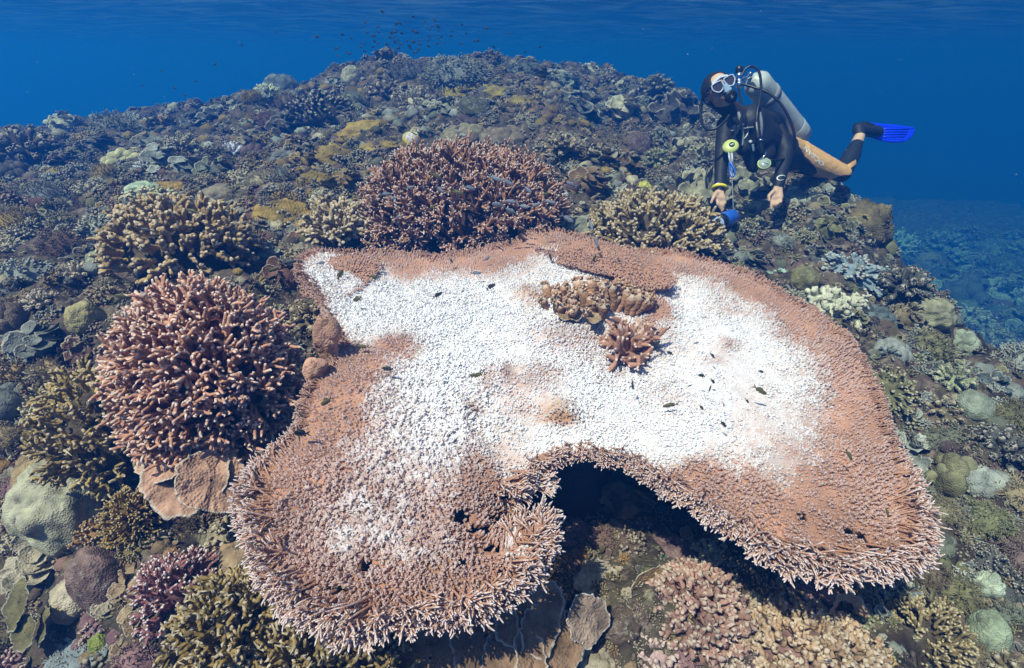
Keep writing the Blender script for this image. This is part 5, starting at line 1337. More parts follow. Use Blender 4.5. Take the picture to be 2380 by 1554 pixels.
col = np.tile(SUIT, (len(Vb), 1))
for nm in ("face", "skin", "ankle"): col[tg == nm] = SKIN
col[tg == "neck"] = np.array([.03, .025, .025])
lips = np.linalg.norm(Vb - hd_(0, -.062, .085), axis=-1) < .022; col[lips & (tg == "face")] = SKIN * np.array([.8, .5, .5])
def thigh_paint(name, h, k, rad):
    m = (tg == name) | ((tg == "suit") & (proj(Vb)[0] > 1836)); ax = k - h; L2 = ax @ ax; s = ((Vb - h) @ ax) / L2
    upv = norm(CAMU - (CAMU @ ax) / L2 * ax); v = ((Vb - h - s[:, None] * ax) @ upv) / (rad * (1 - .35 * np.clip(s, 0, 1)))
    lim = np.interp(s, [-.2, .1, .35, .6, .8, .9, 1.0, 1.2], [-.38, -.52, -.80, -1.15, -1.2, -.7, -.45, .1])
    t = m & (v > lim) & (s > -.45); col[t] = TAN
thigh_paint("thigh", hipl, knl, .098); thigh_paint("thigh2", hipr, knr, .092)
# tan wedge behind the knee
kb = pt(1972, 388, 3.70); band = (np.abs((Vb - kb) @ norm(CAMU * .85 - CAMX * .5)) < .016) & (np.linalg.norm(Vb - kb, axis=-1) < .11) & ((tg == "calf") | (tg == "thigh")) & ((Vb - knl) @ (anl - knl) > .0); col[band] = TAN

DIV = empty("person", tuple(pelvis)); tag(DIV, "scuba diver in black wetsuit with tan thigh panels hovering over the reef, arms hanging down", "person")
def drel(o, par=None):
    par = par or DIV; o.parent = par; o.matrix_parent_inverse = par.matrix_basis.inverted() if par.type == 'EMPTY' else Matrix.Identity(4); return o
g = Geo(); g.add(Vb, Fb, None, col); body = link("body", g.mesh("diver_body", M_BODY)); drel(body)
bvh = BVHTree.FromPolygons([tuple(v) for v in Vb], [tuple(map(int, f)) for f in Fb])
def on_body(px, py, off=.003):
    d = ray(np.float64(px), np.float64(py)); h = bvh.ray_cast(Vector((0, 0, 1)), Vector(d).normalized())
    return np.array(h[0]) - norm(d) * off if h[0] is not None else None

def tube_mesh(path, r, mat, name, S=10, closed=False, smooth_n=0, rad=None):
    P = np.asarray(path, float)
    if smooth_n:
        # Catmull-Rom through the points
        Q = []; N_ = len(P)
        for i in range(N_ if closed else N_ - 1):
            p0, p1, p2, p3 = (P[(i - 1) % N_], P[i], P[(i + 1) % N_], P[(i + 2) % N_]) if closed else (P[max(i - 1, 0)], P[i], P[i + 1], P[min(i + 2, N_ - 1)])
            for u in np.arange(smooth_n) / smooth_n:
                Q.append(.5 * ((2 * p1) + (-p0 + p2) * u + (2 * p0 - 5 * p1 + 4 * p2 - p3) * u * u + (-p0 + 3 * p1 - 3 * p2 + p3) * u ** 3))
        if not closed: Q.append(P[-1])
        P = np.array(Q)
    if closed: P = np.concatenate([P, P[:1]])
    K = len(P); g = Geo()
    V, F, _ = tubes(P[None], (np.full(K, r) if rad is None else np.interp(np.linspace(0, 1, K), np.linspace(0, 1, len(rad)), rad))[None], S, norm(np.array([[[.21, .45, .87]]])))
    g.add(V, F)
    if not closed: g.F.append(np.arange(S)[None, ::-1]); g.F.append((np.arange(S) + (K - 1) * S)[None])
    return link(name, g.mesh(name, mat))
def lathe(a, axis, prof, mat, name, S=28):
    """prof: (distance along axis, radius)"""
    axis = norm(np.asarray(axis, float)); n1 = norm(np.cross(axis, np.array([.31, .2, .93]))); n2 = np.cross(axis, n1)
    an = np.arange(S) * 2 * np.pi / S; pr = np.array(prof, float)
    V = (np.asarray(a)[None, None] + axis * pr[:, 0][:, None, None] + np.maximum(pr[:, 1], 1e-4)[:, None, None] * (np.cos(an)[None, :, None] * n1 + np.sin(an)[None, :, None] * n2))
    K = len(pr); kk, ss = np.meshgrid(np.arange(K - 1), np.arange(S), indexing='ij'); s2 = (ss + 1) % S
    F = np.stack([kk * S + ss, kk * S + s2, (kk + 1) * S + s2, (kk + 1) * S + ss], -1).reshape(-1, 4)
    g = Geo(); g.add(V.reshape(-1, 3), F); g.F.append(np.arange(S)[None, ::-1]); g.F.append((np.arange(S) + (K - 1) * S)[None])
    return link(name, g.mesh(name, mat))
def slab(outline, nrm_, th, mat, name, bevel=0.0):
    """a flat outline given real thickness"""
    P = np.asarray(outline, float); n = len(P); nrm_ = norm(np.asarray(nrm_, float)); c = P.mean(0)
    rings = [c + (P - c) * .93 + nrm_ * th / 2, P + nrm_ * th / 4, P - nrm_ * th / 4, c + (P - c) * .93 - nrm_ * th / 2]
    V = np.concatenate(rings); i = np.arange(n); j = (i + 1) % n
    F = np.concatenate([np.stack([k * n + i, k * n + j, (k + 1) * n + j, (k + 1) * n + i], -1) for k in range(3)])
    g = Geo(); g.add(V, F); g.F.append(np.arange(n)[None, ::-1]); g.F.append((np.arange(n) + 3 * n)[None])
    return link(name, g.mesh(name, mat, False))

# hood: a close cap that leaves the face open
th = np.linspace(0, np.pi, 30); ph = np.arange(48) * 2 * np.pi / 48
Tg, Pg = np.meshgrid(th, ph, indexing='ij')
dl = np.stack([np.sin(Tg) * np.cos(Pg), np.cos(Tg), np.sin(Tg) * np.sin(Pg)], -1)          # local x, up, front
openf = ((dl[..., 1] < .36 - .25 * np.abs(dl[..., 0]) ** 2) & (dl[..., 2] > -.10 - .1 * dl[..., 1]))
sc = np.array([.0965, .112, .104])
Vh = (HC + HU * .012 - HF * .010)[None, None] + (dl[..., :1] * sc[0]) * HX + (dl[..., 1:2] * sc[1]) * HU + (dl[..., 2:3] * sc[2]) * HF
Vi = (HC + HU * .012 - HF * .010)[None, None] + ((dl[..., :1] * sc[0]) * HX + (dl[..., 1:2] * sc[1]) * HU + (dl[..., 2:3] * sc[2]) * HF) * .94
kk, ss = np.meshgrid(np.arange(29), np.arange(48), indexing='ij'); s2 = (ss + 1) % 48
cellok = ~(openf[kk, ss] & openf[kk + 1, s2] & openf[kk, s2] & openf[kk + 1, ss])
Fh = np.stack([kk * 48 + ss, (kk + 1) * 48 + ss, (kk + 1) * 48 + s2, kk * 48 + s2], -1)[cellok]
n = 30 * 48; E = np.concatenate([Fh[:, [0, 1]], Fh[:, [1, 2]], Fh[:, [2, 3]], Fh[:, [3, 0]]]); ky = np.minimum(E[:, 0], E[:, 1]) * 9999 + np.maximum(E[:, 0], E[:, 1])
_a, iv, ct = np.unique(ky, return_inverse=True, return_counts=True); Bd = E[ct[iv] == 1]
g = Geo(); g.add(np.concatenate([Vh.reshape(-1, 3), Vi.reshape(-1, 3)]), np.concatenate([Fh, Fh[:, ::-1] + n, np.stack([Bd[:, 1], Bd[:, 0], Bd[:, 0] + n, Bd[:, 1] + n], -1)]))
drel(link("hood", g.mesh("hood", M_BLACK)))

# mask
MASK = empty("mask", tuple(hd_(0, .01, .1))); drel(MASK)
def lens_out(s, grow=1.0, f=.108):
    L = [(-.026, .024), (.022, .026), (.031, .012), (.029, -.008), (.006, -.030), (-.020, -.020), (-.029, .004)]
    return np.array([hd_(s * (.037 + x * grow), .010 + y * grow, f - .25 * abs(.037 + x * grow) ** 1.0 * .6) for x, y in L])
for s in (-1, 1):
    drel(tube_mesh(lens_out(s, 1.05, .118), .0042, M_SILVER, "frame", 8, True, 5), MASK)
    drel(slab(lens_out(s, .98, .113), HF + HX * s * .15, .005, M_LENS, "lens"), MASK)
    drel(slab(lens_out(s, 1.12, .100), HF + HX * s * .15, .022, M_SKIRT, "skirt"), MASK)
drel(slab([hd_(-.012, .008, .112), hd_(.012, .008, .112), hd_(.022, -.040, .122), hd_(.012, -.050, .118), hd_(-.012, -.050, .118), hd_(-.022, -.040, .122)], HF, .026, plain("nose_silicone", (.22, .32, .46), .35), "nose_pocket"), MASK)
drel(slab([hd_(-.055, .040, .092), hd_(0, .052, .104), hd_(.055, .040, .092), hd_(.050, .056, .080), hd_(0, .070, .090), hd_(-.050, .056, .080)], HF + HU * .7, .008, M_SILVER, "brow_rim"), MASK)
drel(tube_mesh([hd_(.1015 * math.cos(a), .012, .109 * math.sin(a) - .010) for a in np.linspace(R(40), R(-220), 40)], .007, M_RUBBER, "strap"), MASK)

# buoyancy vest over the torso
vest = [(chest_u + CAMU * -.01, chest, .118, .140, ""), (chest, belly, .140, .128, ""), (belly, pt(1822, 352, 3.64), .126, .112, ""),
        (pt(1720, 282, 3.33), pt(1728, 345, 3.34), .042, .050, ""), (pt(1772, 280, 3.36), pt(1782, 360, 3.40), .048, .055, ""), (pt(1735, 340, 3.36), pt(1748, 388, 3.42), .050, .036, ""), (pt(1770, 350, 3.42), pt(1752, 392, 3.44), .050, .032, "")]
Vv, Fv = fuse(vest, .007, 8); g = Geo(); g.add(Vv, Fv); VEST = link("buoyancy_vest", g.mesh("buoyancy_vest", M_VEST)); drel(VEST)
bvh2 = BVHTree.FromPolygons([tuple(v) for v in np.concatenate([Vb, Vv])], [tuple(map(int, f)) for f in np.concatenate([Fb, Fv + len(Vb)])])
def on_suit(px, py, off=.004):
    d = ray(np.float64(px), np.float64(py)); h = bvh2.ray_cast(Vector((0, 0, 1)), Vector(d).normalized())
    return np.array(h[0]) - norm(d) * off if h[0] is not None else pt(px, py, 3.3)
def vpath(pts_, r, mat, name, par=None, S=8, n=5, off=.005): return drel(tube_mesh([on_suit(a, b, off) for a, b in pts_], r, mat, name, S, False, n), par)
vpath([(1716, 262), (1722, 285), (1726, 312), (1724, 340)], .010, M_GREYW, "shoulder_strap")
vpath([(1765, 262), (1770, 290), (1768, 318), (1762, 345)], .010, M_GREYW, "shoulder_strap")
vpath([(1700, 305), (1720, 301), (1745, 297), (1768, 294)], .005, M_GREYW, "chest_strap")
drel(slab([on_suit(x, y, .008) for x, y in ((1700, 297), (1708, 290), (1714, 296), (1706, 304))], -CAMF, .008, M_GREYW, "buckle"))
drel(slab([on_suit(x, y, .010) for x, y in ((1746, 336), (1753, 336), (1755, 352), (1749, 352))], -CAMF, .008, M_SILVER, "buckle"))
drel(lathe(on_suit(1744, 330, .014), -CAMF, [(-.006, .010), (.004, .010), (.006, .007)], M_SILVER, "ring"))
# printed emblems: open ovals on the chest and the cuffs
def arc(cx, cy, rx, ry, rot, a0, a1, w, name, mat=M_WHITE, n=22, off=.004, fn=None):
    fn = fn or on_suit; a = np.linspace(R(a0), R(a1), n); c, s = math.cos(R(rot)), math.sin(R(rot)); P = []
    for x, y in zip(rx * np.cos(a), ry * np.sin(a)): P.append(fn(cx + c * x - s * y, cy + s * x + c * y, off))
    if any(p is None for p in P): return
    k = np.sin(np.linspace(0.15, np.pi - .15, n)); o = tube_mesh(P, w, mat, name, 6, False, 0, rad=(w * k)); return drel(o)
arc(1724, 309, 15, 20, 22, 95, 265, .0065, "emblem", M_PALE)
arc(1727, 308, 11, 18, 22, -70, 70, .0045, "emblem", M_PALE)
arc(1816, 414, 10, 5.5, -12, 60, 360, .0042, "emblem"); arc(1668, 431, 6, 4, -15, 130, 370, .0035, "emblem")
# band on the wrist
ax = norm(wrr - elr); n1 = norm(np.cross(ax, CAMF)); n2 = np.cross(ax, n1); wc = wrr - ax * .012
drel(tube_mesh([wc + (n1 * math.cos(a) + n2 * math.sin(a)) * .038 for a in np.arange(24) * 2 * np.pi / 24], .010, M_STRAPY, "wristband", 8, True))
# lettering along the thigh (read from the knee up)
cu = bpy.data.curves.new("lettering", 'FONT'); cu.body = "OCEAN"; cu.size = 1.0; cu.align_x = 'LEFT'
to = bpy.data.objects.new("lettering_src", cu); scene.collection.objects.link(to)
dg = bpy.context.evaluated_depsgraph_get(); dg.update(); tm = bpy.data.meshes.new_from_object(to.evaluated_get(dg)); bpy.data.objects.remove(to)
co = np.array([v.co[:] for v in tm.vertices]); w_ = co[:, 0].max()
good = True
for v in tm.vertices:
    x, y = v.co.x / w_, v.co.y
    p0 = np.array([1914., 385.]) + np.array([-44., -41.]) * x; up = np.array([-.69, .73]) * 15 * (y - .35)
    p = on_body(*(p0 + up), .0025)
    if p is None: good = False; p = pt(*(p0 + up), 3.6)
    v.co = p
tm.materials.clear(); tm.materials.append(M_WHITE)
drel(link("lettering", tm))
# fin: black foot pocket and a ribbed blue blade
FIN = empty("swim_fin", tuple(heel)); drel(FIN)
fz = lambda x, y: pt(x, y, 3.97 + (x - 2000) * .0008)
drel(tube_mesh([fz(1988, 296), fz(2010, 300), fz(2032, 307), fz(2050, 310)], .05, M_RUBBER, "foot_pocket", 14, False, 4, rad=(.030, .052, .050, .044, .016)), FIN)
drel(slab([fz(*p) for p in ((2006, 284), (2045, 288), (2080, 291), (2123, 297), (2126, 304), (2118, 321), (2102, 331), (2070, 332), (2045, 327), (2022, 319))], -CAMF + CAMU * .3, .012, M_BLUE, "blade"), FIN)
for a, b in (((2010, 290), (2121, 300)), ((2040, 322), (2098, 326))): drel(tube_mesh([fz(*a), fz((a[0] + b[0]) / 2, (a[1] + b[1]) / 2 - .5), fz(*b)], .008, M_BLUE, "rail", 8, False, 4), FIN)
for yy in (301, 307, 313, 319): drel(tube_mesh([fz(2050, yy) - CAMF * .008, fz(2112 - (yy - 300) * .6, yy + .5) - CAMF * .008], .0035, M_BLUE, "rib", 6), FIN)

# ---- scuba tank and everything plumbed to it
TANK = empty("scuba_tank", tuple(pt(1800, 250, 3.62))); tag(TANK, "pale grey scuba tank with black hoses strapped on the diver's back", "scuba tank")
def trel(o, par=None): return drel(o, par or TANK)
ta, tb = pt(1756, 190, 3.52), pt(1860, 318, 3.86); tax = norm(tb - ta); tl = np.linalg.norm(tb - ta); tr = .087
trel(lathe(ta, tax, [(-.05, .02), (-.045, .028), (-.03, .05), (-.01, .074), (.015, .088), (.05, tr), (tl - .05, tr), (tl - .02, tr * .94), (tl, tr * .8), (tl + .012, tr * .5), (tl + .015, .01)], M_TANK, "cylinder", 36))
trel(lathe(ta + tax * .16, tax, [(-.022, tr + .001), (-.02, tr + .005), (.02, tr + .005), (.022, tr + .001)], M_GREYW, "tank_band", 36))
trel(lathe(ta + tax * (tl - .12), tax, [(-.004, tr + .0005), (0, tr + .002), (.12, tr * .96), (.13, tr * .80)], M_TANK, "boot", 36))
v0 = ta - tax * .05
VAL = trel(lathe(v0 + tax * .012, -tax, [(0, .017), (.05, .016), (.052, .012)], M_CHROME, "valve", 18))
fs = pt(1718, 186, 3.44)
trel(tube_mesh([v0, (v0 + fs) / 2, fs], .014, M_CHROME, "yoke", 10))
trel(lathe(fs + CAMU * -.02, CAMU, [(-.03, .012), (-.028, .020), (.0, .021), (.004, .017), (.03, .017), (.034, .022), (.06, .022), (.064, .015)], M_CHROME, "first_stage", 20))
trel(lathe(fs + CAMU * .045, CAMU, [(0, .018), (.004, .024), (.035, .024), (.045, .018), (.048, .004)], M_RUBBER, "valve_knob", 18))
def hose(pts_, r=.0085, name="hose"): return trel(tube_mesh([pt(*p) for p in pts_], r, M_RUBBER, name, 10, False, 8))
hose([(1722, 182, 3.43), (1732, 162, 3.42), (1748, 155, 3.40), (1764, 168, 3.34), (1769, 200, 3.26), (1766, 232, 3.22), (1760, 262, 3.20), (1758, 292, 3.20)])
hose([(1724, 196, 3.42), (1750, 203, 3.38), (1785, 216, 3.34), (1815, 243, 3.32), (1836, 280, 3.32), (1847, 318, 3.33), (1845, 345, 3.36), (1836, 362, 3.40), (1815, 372, 3.30), (1790, 374, 3.22)])
hose([(1712, 190, 3.42), (1680, 190, 3.40), (1650, 200, 3.36), (1634, 225, 3.28), (1629, 255, 3.18), (1631, 285, 3.12), (1643, 301, 3.06), (1664, 299, 3.03), (1684, 284, 3.03), (1695, 268, 3.04)])
hose([(1716, 200, 3.42), (1722, 240, 3.30), (1722, 280, 3.22), (1712, 310, 3.16), (1700, 325, 3.13), (1697, 338, 3.12)])
trel(tube_mesh([pt(1758, 285, 3.20), pt(1760, 305, 3.19), pt(1763, 325, 3.19)], .019, M_RUBBER, "inflator_hose", 12, False, 4))
trel(lathe(pt(1764, 322, 3.19), norm(pt(1775, 366, 3.2) - pt(1764, 322, 3.19)), [(0, .016), (.02, .018), (.06, .017), (.09, .015), (.11, .010)], M_RUBBER, "inflator", 16))
trel(lathe(pt(1768, 326, 3.17), CAMX, [(-.012, .007), (.010, .007), (.014, .005)], M_CHROME, "button", 14))
def disc_face(c, ax_, prof, mat, name): return trel(lathe(c, ax_, prof, mat, name, 28))
reg = hd_(.0, -.078, .125); disc_face(reg, norm(HF - HU * .35), [(-.045, .014), (-.02, .020), (-.012, .036), (.006, .038), (.012, .033), (.013, .012)], M_RUBBER, "second_stage")
def glyph(ch, c, ex, ey, size, mat, name, par, th_=.0015):
    cu = bpy.data.curves.new(name, 'FONT'); cu.body = ch; cu.size = 1; cu.align_x = 'CENTER'; cu.align_y = 'CENTER'
    o = bpy.data.objects.new(name, cu); scene.collection.objects.link(o); dg = bpy.context.evaluated_depsgraph_get(); dg.update()
    m = bpy.data.meshes.new_from_object(o.evaluated_get(dg)); bpy.data.objects.remove(o)
    for v in m.vertices: v.co = Vector(c + ex * v.co.x * size + ey * v.co.y * size)
    m.materials.clear(); m.materials.append(mat); return trel(link(name, m), par)
ra_ = norm(HF - HU * .35); glyph("S", reg + ra_ * .0145, HX, norm(np.cross(ra_, HX)), .026, M_PALE, "mark", None)
oc = pt(1698, 341, 3.10); oa = norm(-CAMF * 1.0 + CAMX * -.35 + CAMU * .3); ox = norm(CAMX - (CAMX @ oa) * oa); oy = np.cross(oa, ox); oy = oy if oy @ CAMU > 0 else -oy
OCT = disc_face(oc, oa, [(-.02, .014), (-.014, .034), (-.006, .046), (.002, .047), (.010, .040), (.015, .024), (.017, .004)], M_YEL, "octopus_regulator")
disc_face(oc + ox * .006, oa, [(.0125, .0165), (.0185, .0165), (.019, .002)], plain("dark_green_badge", (.01, .05, .03), .5), "badge")
glyph("S", oc + ox * .006 + oa * .0205, -oy, ox, .024, M_WHITE, "mark", None)
trel(slab([pt(x, y, 3.13) for x, y in ((1679, 333), (1684, 332), (1685, 350), (1680, 350))], -CAMF, .012, M_YEL, "exhaust_tee"))
gc = pt(1776, 381, 3.16); ga = norm(-CAMF + CAMX * -.3 + CAMU * .3)
disc_face(gc, ga, [(-.02, .026), (-.014, .038), (.004, .039), (.006, .036)], M_YEL, "pressure_gauge")
disc_face(gc, ga, [(.0045, .0335), (.0075, .0335), (.008, .002)], M_DIAL, "dial")
gx_ = norm(CAMX - (CAMX @ ga) * ga); gy_ = np.cross(ga, gx_); trel(tube_mesh([gc + ga * .0095 - gx_ * .006 + gy_ * .004, gc + ga * .0095 + gx_ * .018 - gy_ * .012], .0016, M_RUBBER, "needle", 6))
trel(tube_mesh([pt(1765, 372, 3.17), pt(1770, 368, 3.16), pt(1778, 362, 3.15), pt(1780, 354, 3.16)], .004, M_CHROME, "clip", 8, False, 4))

# ---- blue torch hanging on its lanyard
TOR = empty("dive_torch", tuple(pt(1686, 511, 3.05))); tag(TOR, "blue dive torch hanging on a lanyard under the diver's hand", "torch")
f0, f1 = pt(1668, 520, 2.96), pt(1704, 503, 3.08); fa = norm(f1 - f0); fl = np.linalg.norm(f1 - f0)
drel(lathe(f0, fa, [(.0, .046), (.002, .050), (.045, .050), (.05, .044)], M_RUBBER, "bezel", 26), TOR)
drel(lathe(f0 + fa * .05, fa, [(0, .044), (.01, .047), (fl - .07, .046), (fl - .055, .040), (fl - .05, .01)], M_TORCH, "barrel", 26), TOR)
drel(lathe(f0 - fa * .001, fa, [(-.003, .004), (-.002, .040), (.001, .040)], plain("torch_glass", (.30, .42, .70), .08, spec=.7), "lens", 26), TOR)
drel(tube_mesh([pt(1698, 356, 3.09), pt(1701, 400, 3.07), pt(1703, 450, 3.06), pt(1705, 498, 3.07)], .0028, M_GREYW, "lanyard", 6, False, 4), TOR)
for dx in (-3, 4): drel(tube_mesh([pt(1697 + dx, 356, 3.085), pt(1698 + dx, 368, 3.08), pt(1699 + dx * .5, 380, 3.08)], .005, M_SILVER, "clip", 8), TOR)
drel(tube_mesh([pt(1697, 378, 3.08), pt(1704, 390, 3.07), pt(1708, 402, 3.07), pt(1702, 412, 3.07), pt(1697, 398, 3.08)], .007, M_TORCH, "cord_coil", 8, True, 4), TOR)

# ================================================================== FISH
def fish_geo(deep=.17, thick=.45, fork=.18, tail=.24, dorsal=.07):
    g = Geo(); K, S = 15, 12
    s = np.linspace(0, 1, K); body = np.sin(np.pi * np.clip(s, 0, 1) ** .72) ** .75
    h = deep * np.maximum(body, 0); h = np.maximum(h, deep * .20 * smooth(.5, 1, s)); h[0] = .008
    x = .5 - s * (1 - tail)
    a = np.arange(S) * 2 * np.pi / S
    V = np.stack([np.repeat(x[:, None], S, 1), thick * h[:, None] * np.cos(a) * (np.abs(np.cos(a)) ** .1), h[:, None] * np.sin(a)], -1)
    k, q = np.meshgrid(np.arange(K - 1), np.arange(S), indexing='ij'); q2 = (q + 1) % S
    F = np.stack([k * S + q, k * S + q2, (k + 1) * S + q2, (k + 1) * S + q], -1).reshape(-1, 4)
    z = V[..., 2] / deep
    g.add(V.reshape(-1, 3), F, (.5 - .5 * z).ravel()); g.F.append(np.arange(S)[None, ::-1]); g.F.append((np.arange(S) + (K - 1) * S)[None])
    def fin(P, th=.006, tip=.3):
        P = np.array([(p[0], 0, p[1]) for p in P], float); n = len(P); c = P.mean(0)
        V = np.concatenate([P + np.array([0, th * .3, 0]), P - np.array([0, th * .3, 0]), [c + np.array([0, th, 0])], [c - np.array([0, th, 0])]])
        i = np.arange(n); j = (i + 1) % n
        F3 = np.concatenate([np.stack([i, j, np.full(n, 2 * n)], -1), np.stack([n + j, n + i, np.full(n, 2 * n + 1)], -1)])
        F4 = np.stack([i, n + i, n + j, j], -1); b = g.n
        g.add(V, F4, np.full(len(V), tip)); g.F.append(F3 + b)
    xb = .5 - (1 - tail); e = deep * .2
    fin([(xb + .02, e), (xb - tail * .6, fork * .75), (xb - tail, fork), (xb - tail * .45, .01), (xb + .02, -.01)])
    fin([(xb + .02, .01), (xb - tail * .45, -.01), (xb - tail, -fork), (xb - tail * .6, -fork * .75), (xb + .02, -e)])
    fin([(.22, deep * .8), (.08, deep + dorsal), (-.12, deep * .75 + dorsal), (-.2, deep * .45 + dorsal * .6), (-.2, deep * .3), (0, deep * .8)])
    fin([(.02, -deep * .85), (-.1, -deep * .7 - dorsal), (-.2, -deep * .45 - dorsal * .4), (-.2, -deep * .3)])
    fin([(.18, -deep * .8), (.08, -deep - dorsal * .8), (.06, -deep * .85)])
    return g
M_FISH = coral_mat("fish_scales", (.30, .29, .20), .45, 1.0, .55, grain=160, bump=.1, rough=.4, mottling=.12)
FISH = [fish_geo().mesh("damselfish", M_FISH), fish_geo(.13, .5, .15, .22, .05).mesh("slender_fish", M_FISH), fish_geo(.2, .42, .2, .26, .08).mesh("damselfish", M_FISH)]
def swim(name, me, px, py, t, lpx, ang, yaw=0.0, roll=0.0):
    """ang: heading in the picture, degrees anticlockwise from 'to the right'"""
    P = at(np.float64(px), np.float64(py), np.float64(t)); L = lpx * t / FPX
    a = R(ang); f = math.cos(a) * np.array([1.0, 0, 0]) + math.sin(a) * np.array([0, _st, _ct]); back = np.array([0, _ct, -_st])
    f = norm(f * math.cos(R(yaw)) + back * math.sin(R(yaw)))
    up = UP - (UP @ f) * f
    if np.linalg.norm(up) < .35: up = np.array([0, _st, _ct]) * .3 + np.array([1, 0, 0]) * .9; up = up - (up @ f) * f
    up = norm(up); y = np.cross(up, f)
    M = Matrix((( f[0], y[0], up[0], P[0]), (f[1], y[1], up[1], P[1]), (f[2], y[2], up[2], P[2]), (0, 0, 0, 1)))
    o = link(name, me); o.matrix_world = M @ Matrix.Rotation(R(roll), 4, 'X') @ Matrix.Scale(L, 4)
    return o
DARK, OLV, SLV = (.030, .032, .030), (.10, .09, .035), (.16, .17, .20)
def tt_at(px, py): return float(table_plane_t(np.float64(px), np.float64(py)))
GR_MID, GR_LEFT, GR_RIGHT = "small dark fish over the white middle", "small dark fish over the left lobe", "small dark fish over the right half"
over = [ # px, py, length, heading, colour, label, group
 (1105,635,31,0,SLV,"grey damselfish with forked tail swimming right over the far white part of the table",None),
 (1140,667,27,28,DARK,"dark damselfish heading up right over the white middle of the table",None),
 (1016,687,27,30,DARK,"dark damselfish above the brightest white patch of the table",None),
 (870,645,28,175,OLV,"olive damselfish near the far left lobe of the table",None),
 (832,695,27,200,OLV,"olive damselfish above the left side of the white patch",None),
 (845,806,33,178,OLV,"olive brown fish where the white patch turns brown on the left",None),
 (903,858,33,178,DARK,"dark brown fish over the brown knobs left of the crack",None),
 (1112,873,42,178,OLV,"long brown fish just left of the yellow spot in the crack",None),
 (760,933,33,215,OLV,"olive fish at the left rim beside the pink finger coral",None),
 (1278,595,24,-70,DARK,"dark fish pointing down over the table's far brown rim",None),
 (1380,603,26,60,OLV,"olive fish over the brown far rim right of the thicket",None),
 (1438,608,22,-70,DARK,"small dark fish on the brown upper tier of the table",None),
 (1470,893,28,-85,DARK,"dark fish pointing straight down over the white right half",None),
 (1524,803,28,50,DARK,"dark fish at the right foot of the small pink staghorn",None),
 (1551,765,17,40,DARK,"tiny dark fish right of the cauliflower coral on the table",None),
 (1558,822,18,150,DARK,"tiny round dark fish below right of the small pink staghorn",None),
 (1618,798,17,15,SLV,"tiny grey fish beside the brown pit on the white right half",None),
 (1655,826,17,-55,DARK,"tiny dark fish under the brown pit on the white right half",None),
 (1632,874,19,165,DARK,"tiny dark fish over the white right half",GR_RIGHT),(1656,886,17,-45,DARK,"tiny dark fish over the white right half",GR_RIGHT),
 (1602,898,12,30,DARK,"tiny dark fish over the white right half",GR_RIGHT),(1649,907,22,65,DARK,"tiny dark fish over the white right half",GR_RIGHT),
 (1630,947,20,-50,DARK,"tiny dark fish over the white right half",GR_RIGHT),(1681,939,14,-80,DARK,"tiny dark fish over the white right half",GR_RIGHT),
 (1736,932,17,-50,DARK,"tiny dark fish over the white right half",GR_RIGHT),(1680,985,22,-50,DARK,"tiny dark fish over the white right half",GR_RIGHT),
 (1768,864,16,-20,DARK,"tiny dark fish over the white right half",GR_RIGHT),
 (1560,942,40,190,OLV,"long brown fish over the white right half heading left",None),
 (1765,907,42,-32,OLV,"long olive fish heading down right at the edge of the white half",None),
 (1972,1056,30,-60,OLV,"brown fish on the brown right lobe of the table",None),
 (2062,1190,22,-75,OLV,"brown fish near the right tip of the table",None),
 (1428,745,28,-75,OLV,"grey yellow fish hiding between the cauliflower coral and the small pink staghorn",None),
 (1048,606,14,-50,DARK,"tiny dark fish under the front of the purple thicket",None),(1130,603,20,35,SLV,"small grey fish under the front of the purple thicket",None),
 (745,612,22,15,SLV,"grey fish over the far left lobe of the table",None),(790,640,28,60,OLV,"olive fish between the far left lobe and the white patch",None),
]
for px, py, l, a, c, lab, gr in over:
    o = swim("damselfish", FISH[int(rng.integers(3))] if l < 36 else FISH[1], px, py, tt_at(px, py) - rng.uniform(.05, .12), l, a, rng.uniform(-20, 20)); o.color = (*c, 1); tag(o, lab, "fish", gr)
o = swim("damselfish", FISH[2], 703, 1008, 1.36, 44, 180, 10); o.color = (.008, .009, .012, 1); tag(o, "black damselfish with pale tail at the left rim of the table", "fish")
# fish in front of the purple thicket
th_ = [(895,452,30,5),(912,462,24,8),(1012,408,30,-25),(1060,447,36,-12),(1090,437,34,-10),(1022,440,26,-40),(952,437,24,15),(1160,477,36,175),(1192,470,34,170),(1215,480,30,-15),(1190,492,34,160),(1244,478,28,20),(1278,470,30,-10),
 (1150,415,38,-20),(1180,424,32,-25),(1225,440,28,-40),(1318,508,36,-30),(1372,520,40,-75),(1385,560,34,-70),(1268,452,26,15),(1330,430,30,160),(1005,482,22,30),(925,505,20,20),(985,620,1,0),(940,600,1,0)]
for px, py, l, a in th_:
    if l < 5: continue
    o = swim("slender_fish", FISH[1], px, py, 2.16 + rng.uniform(-.03, .05), l, a, rng.uniform(-25, 25)); o.color = (*(SLV if rng.uniform() < .55 else OLV), 1); o.color = (.17, .18, .22, 1) if rng.uniform() < .5 else o.color
    tag(o, "slender grey fish hovering before the hollow of the purple staghorn thicket", "fish", "slender fish sheltering at the purple thicket")
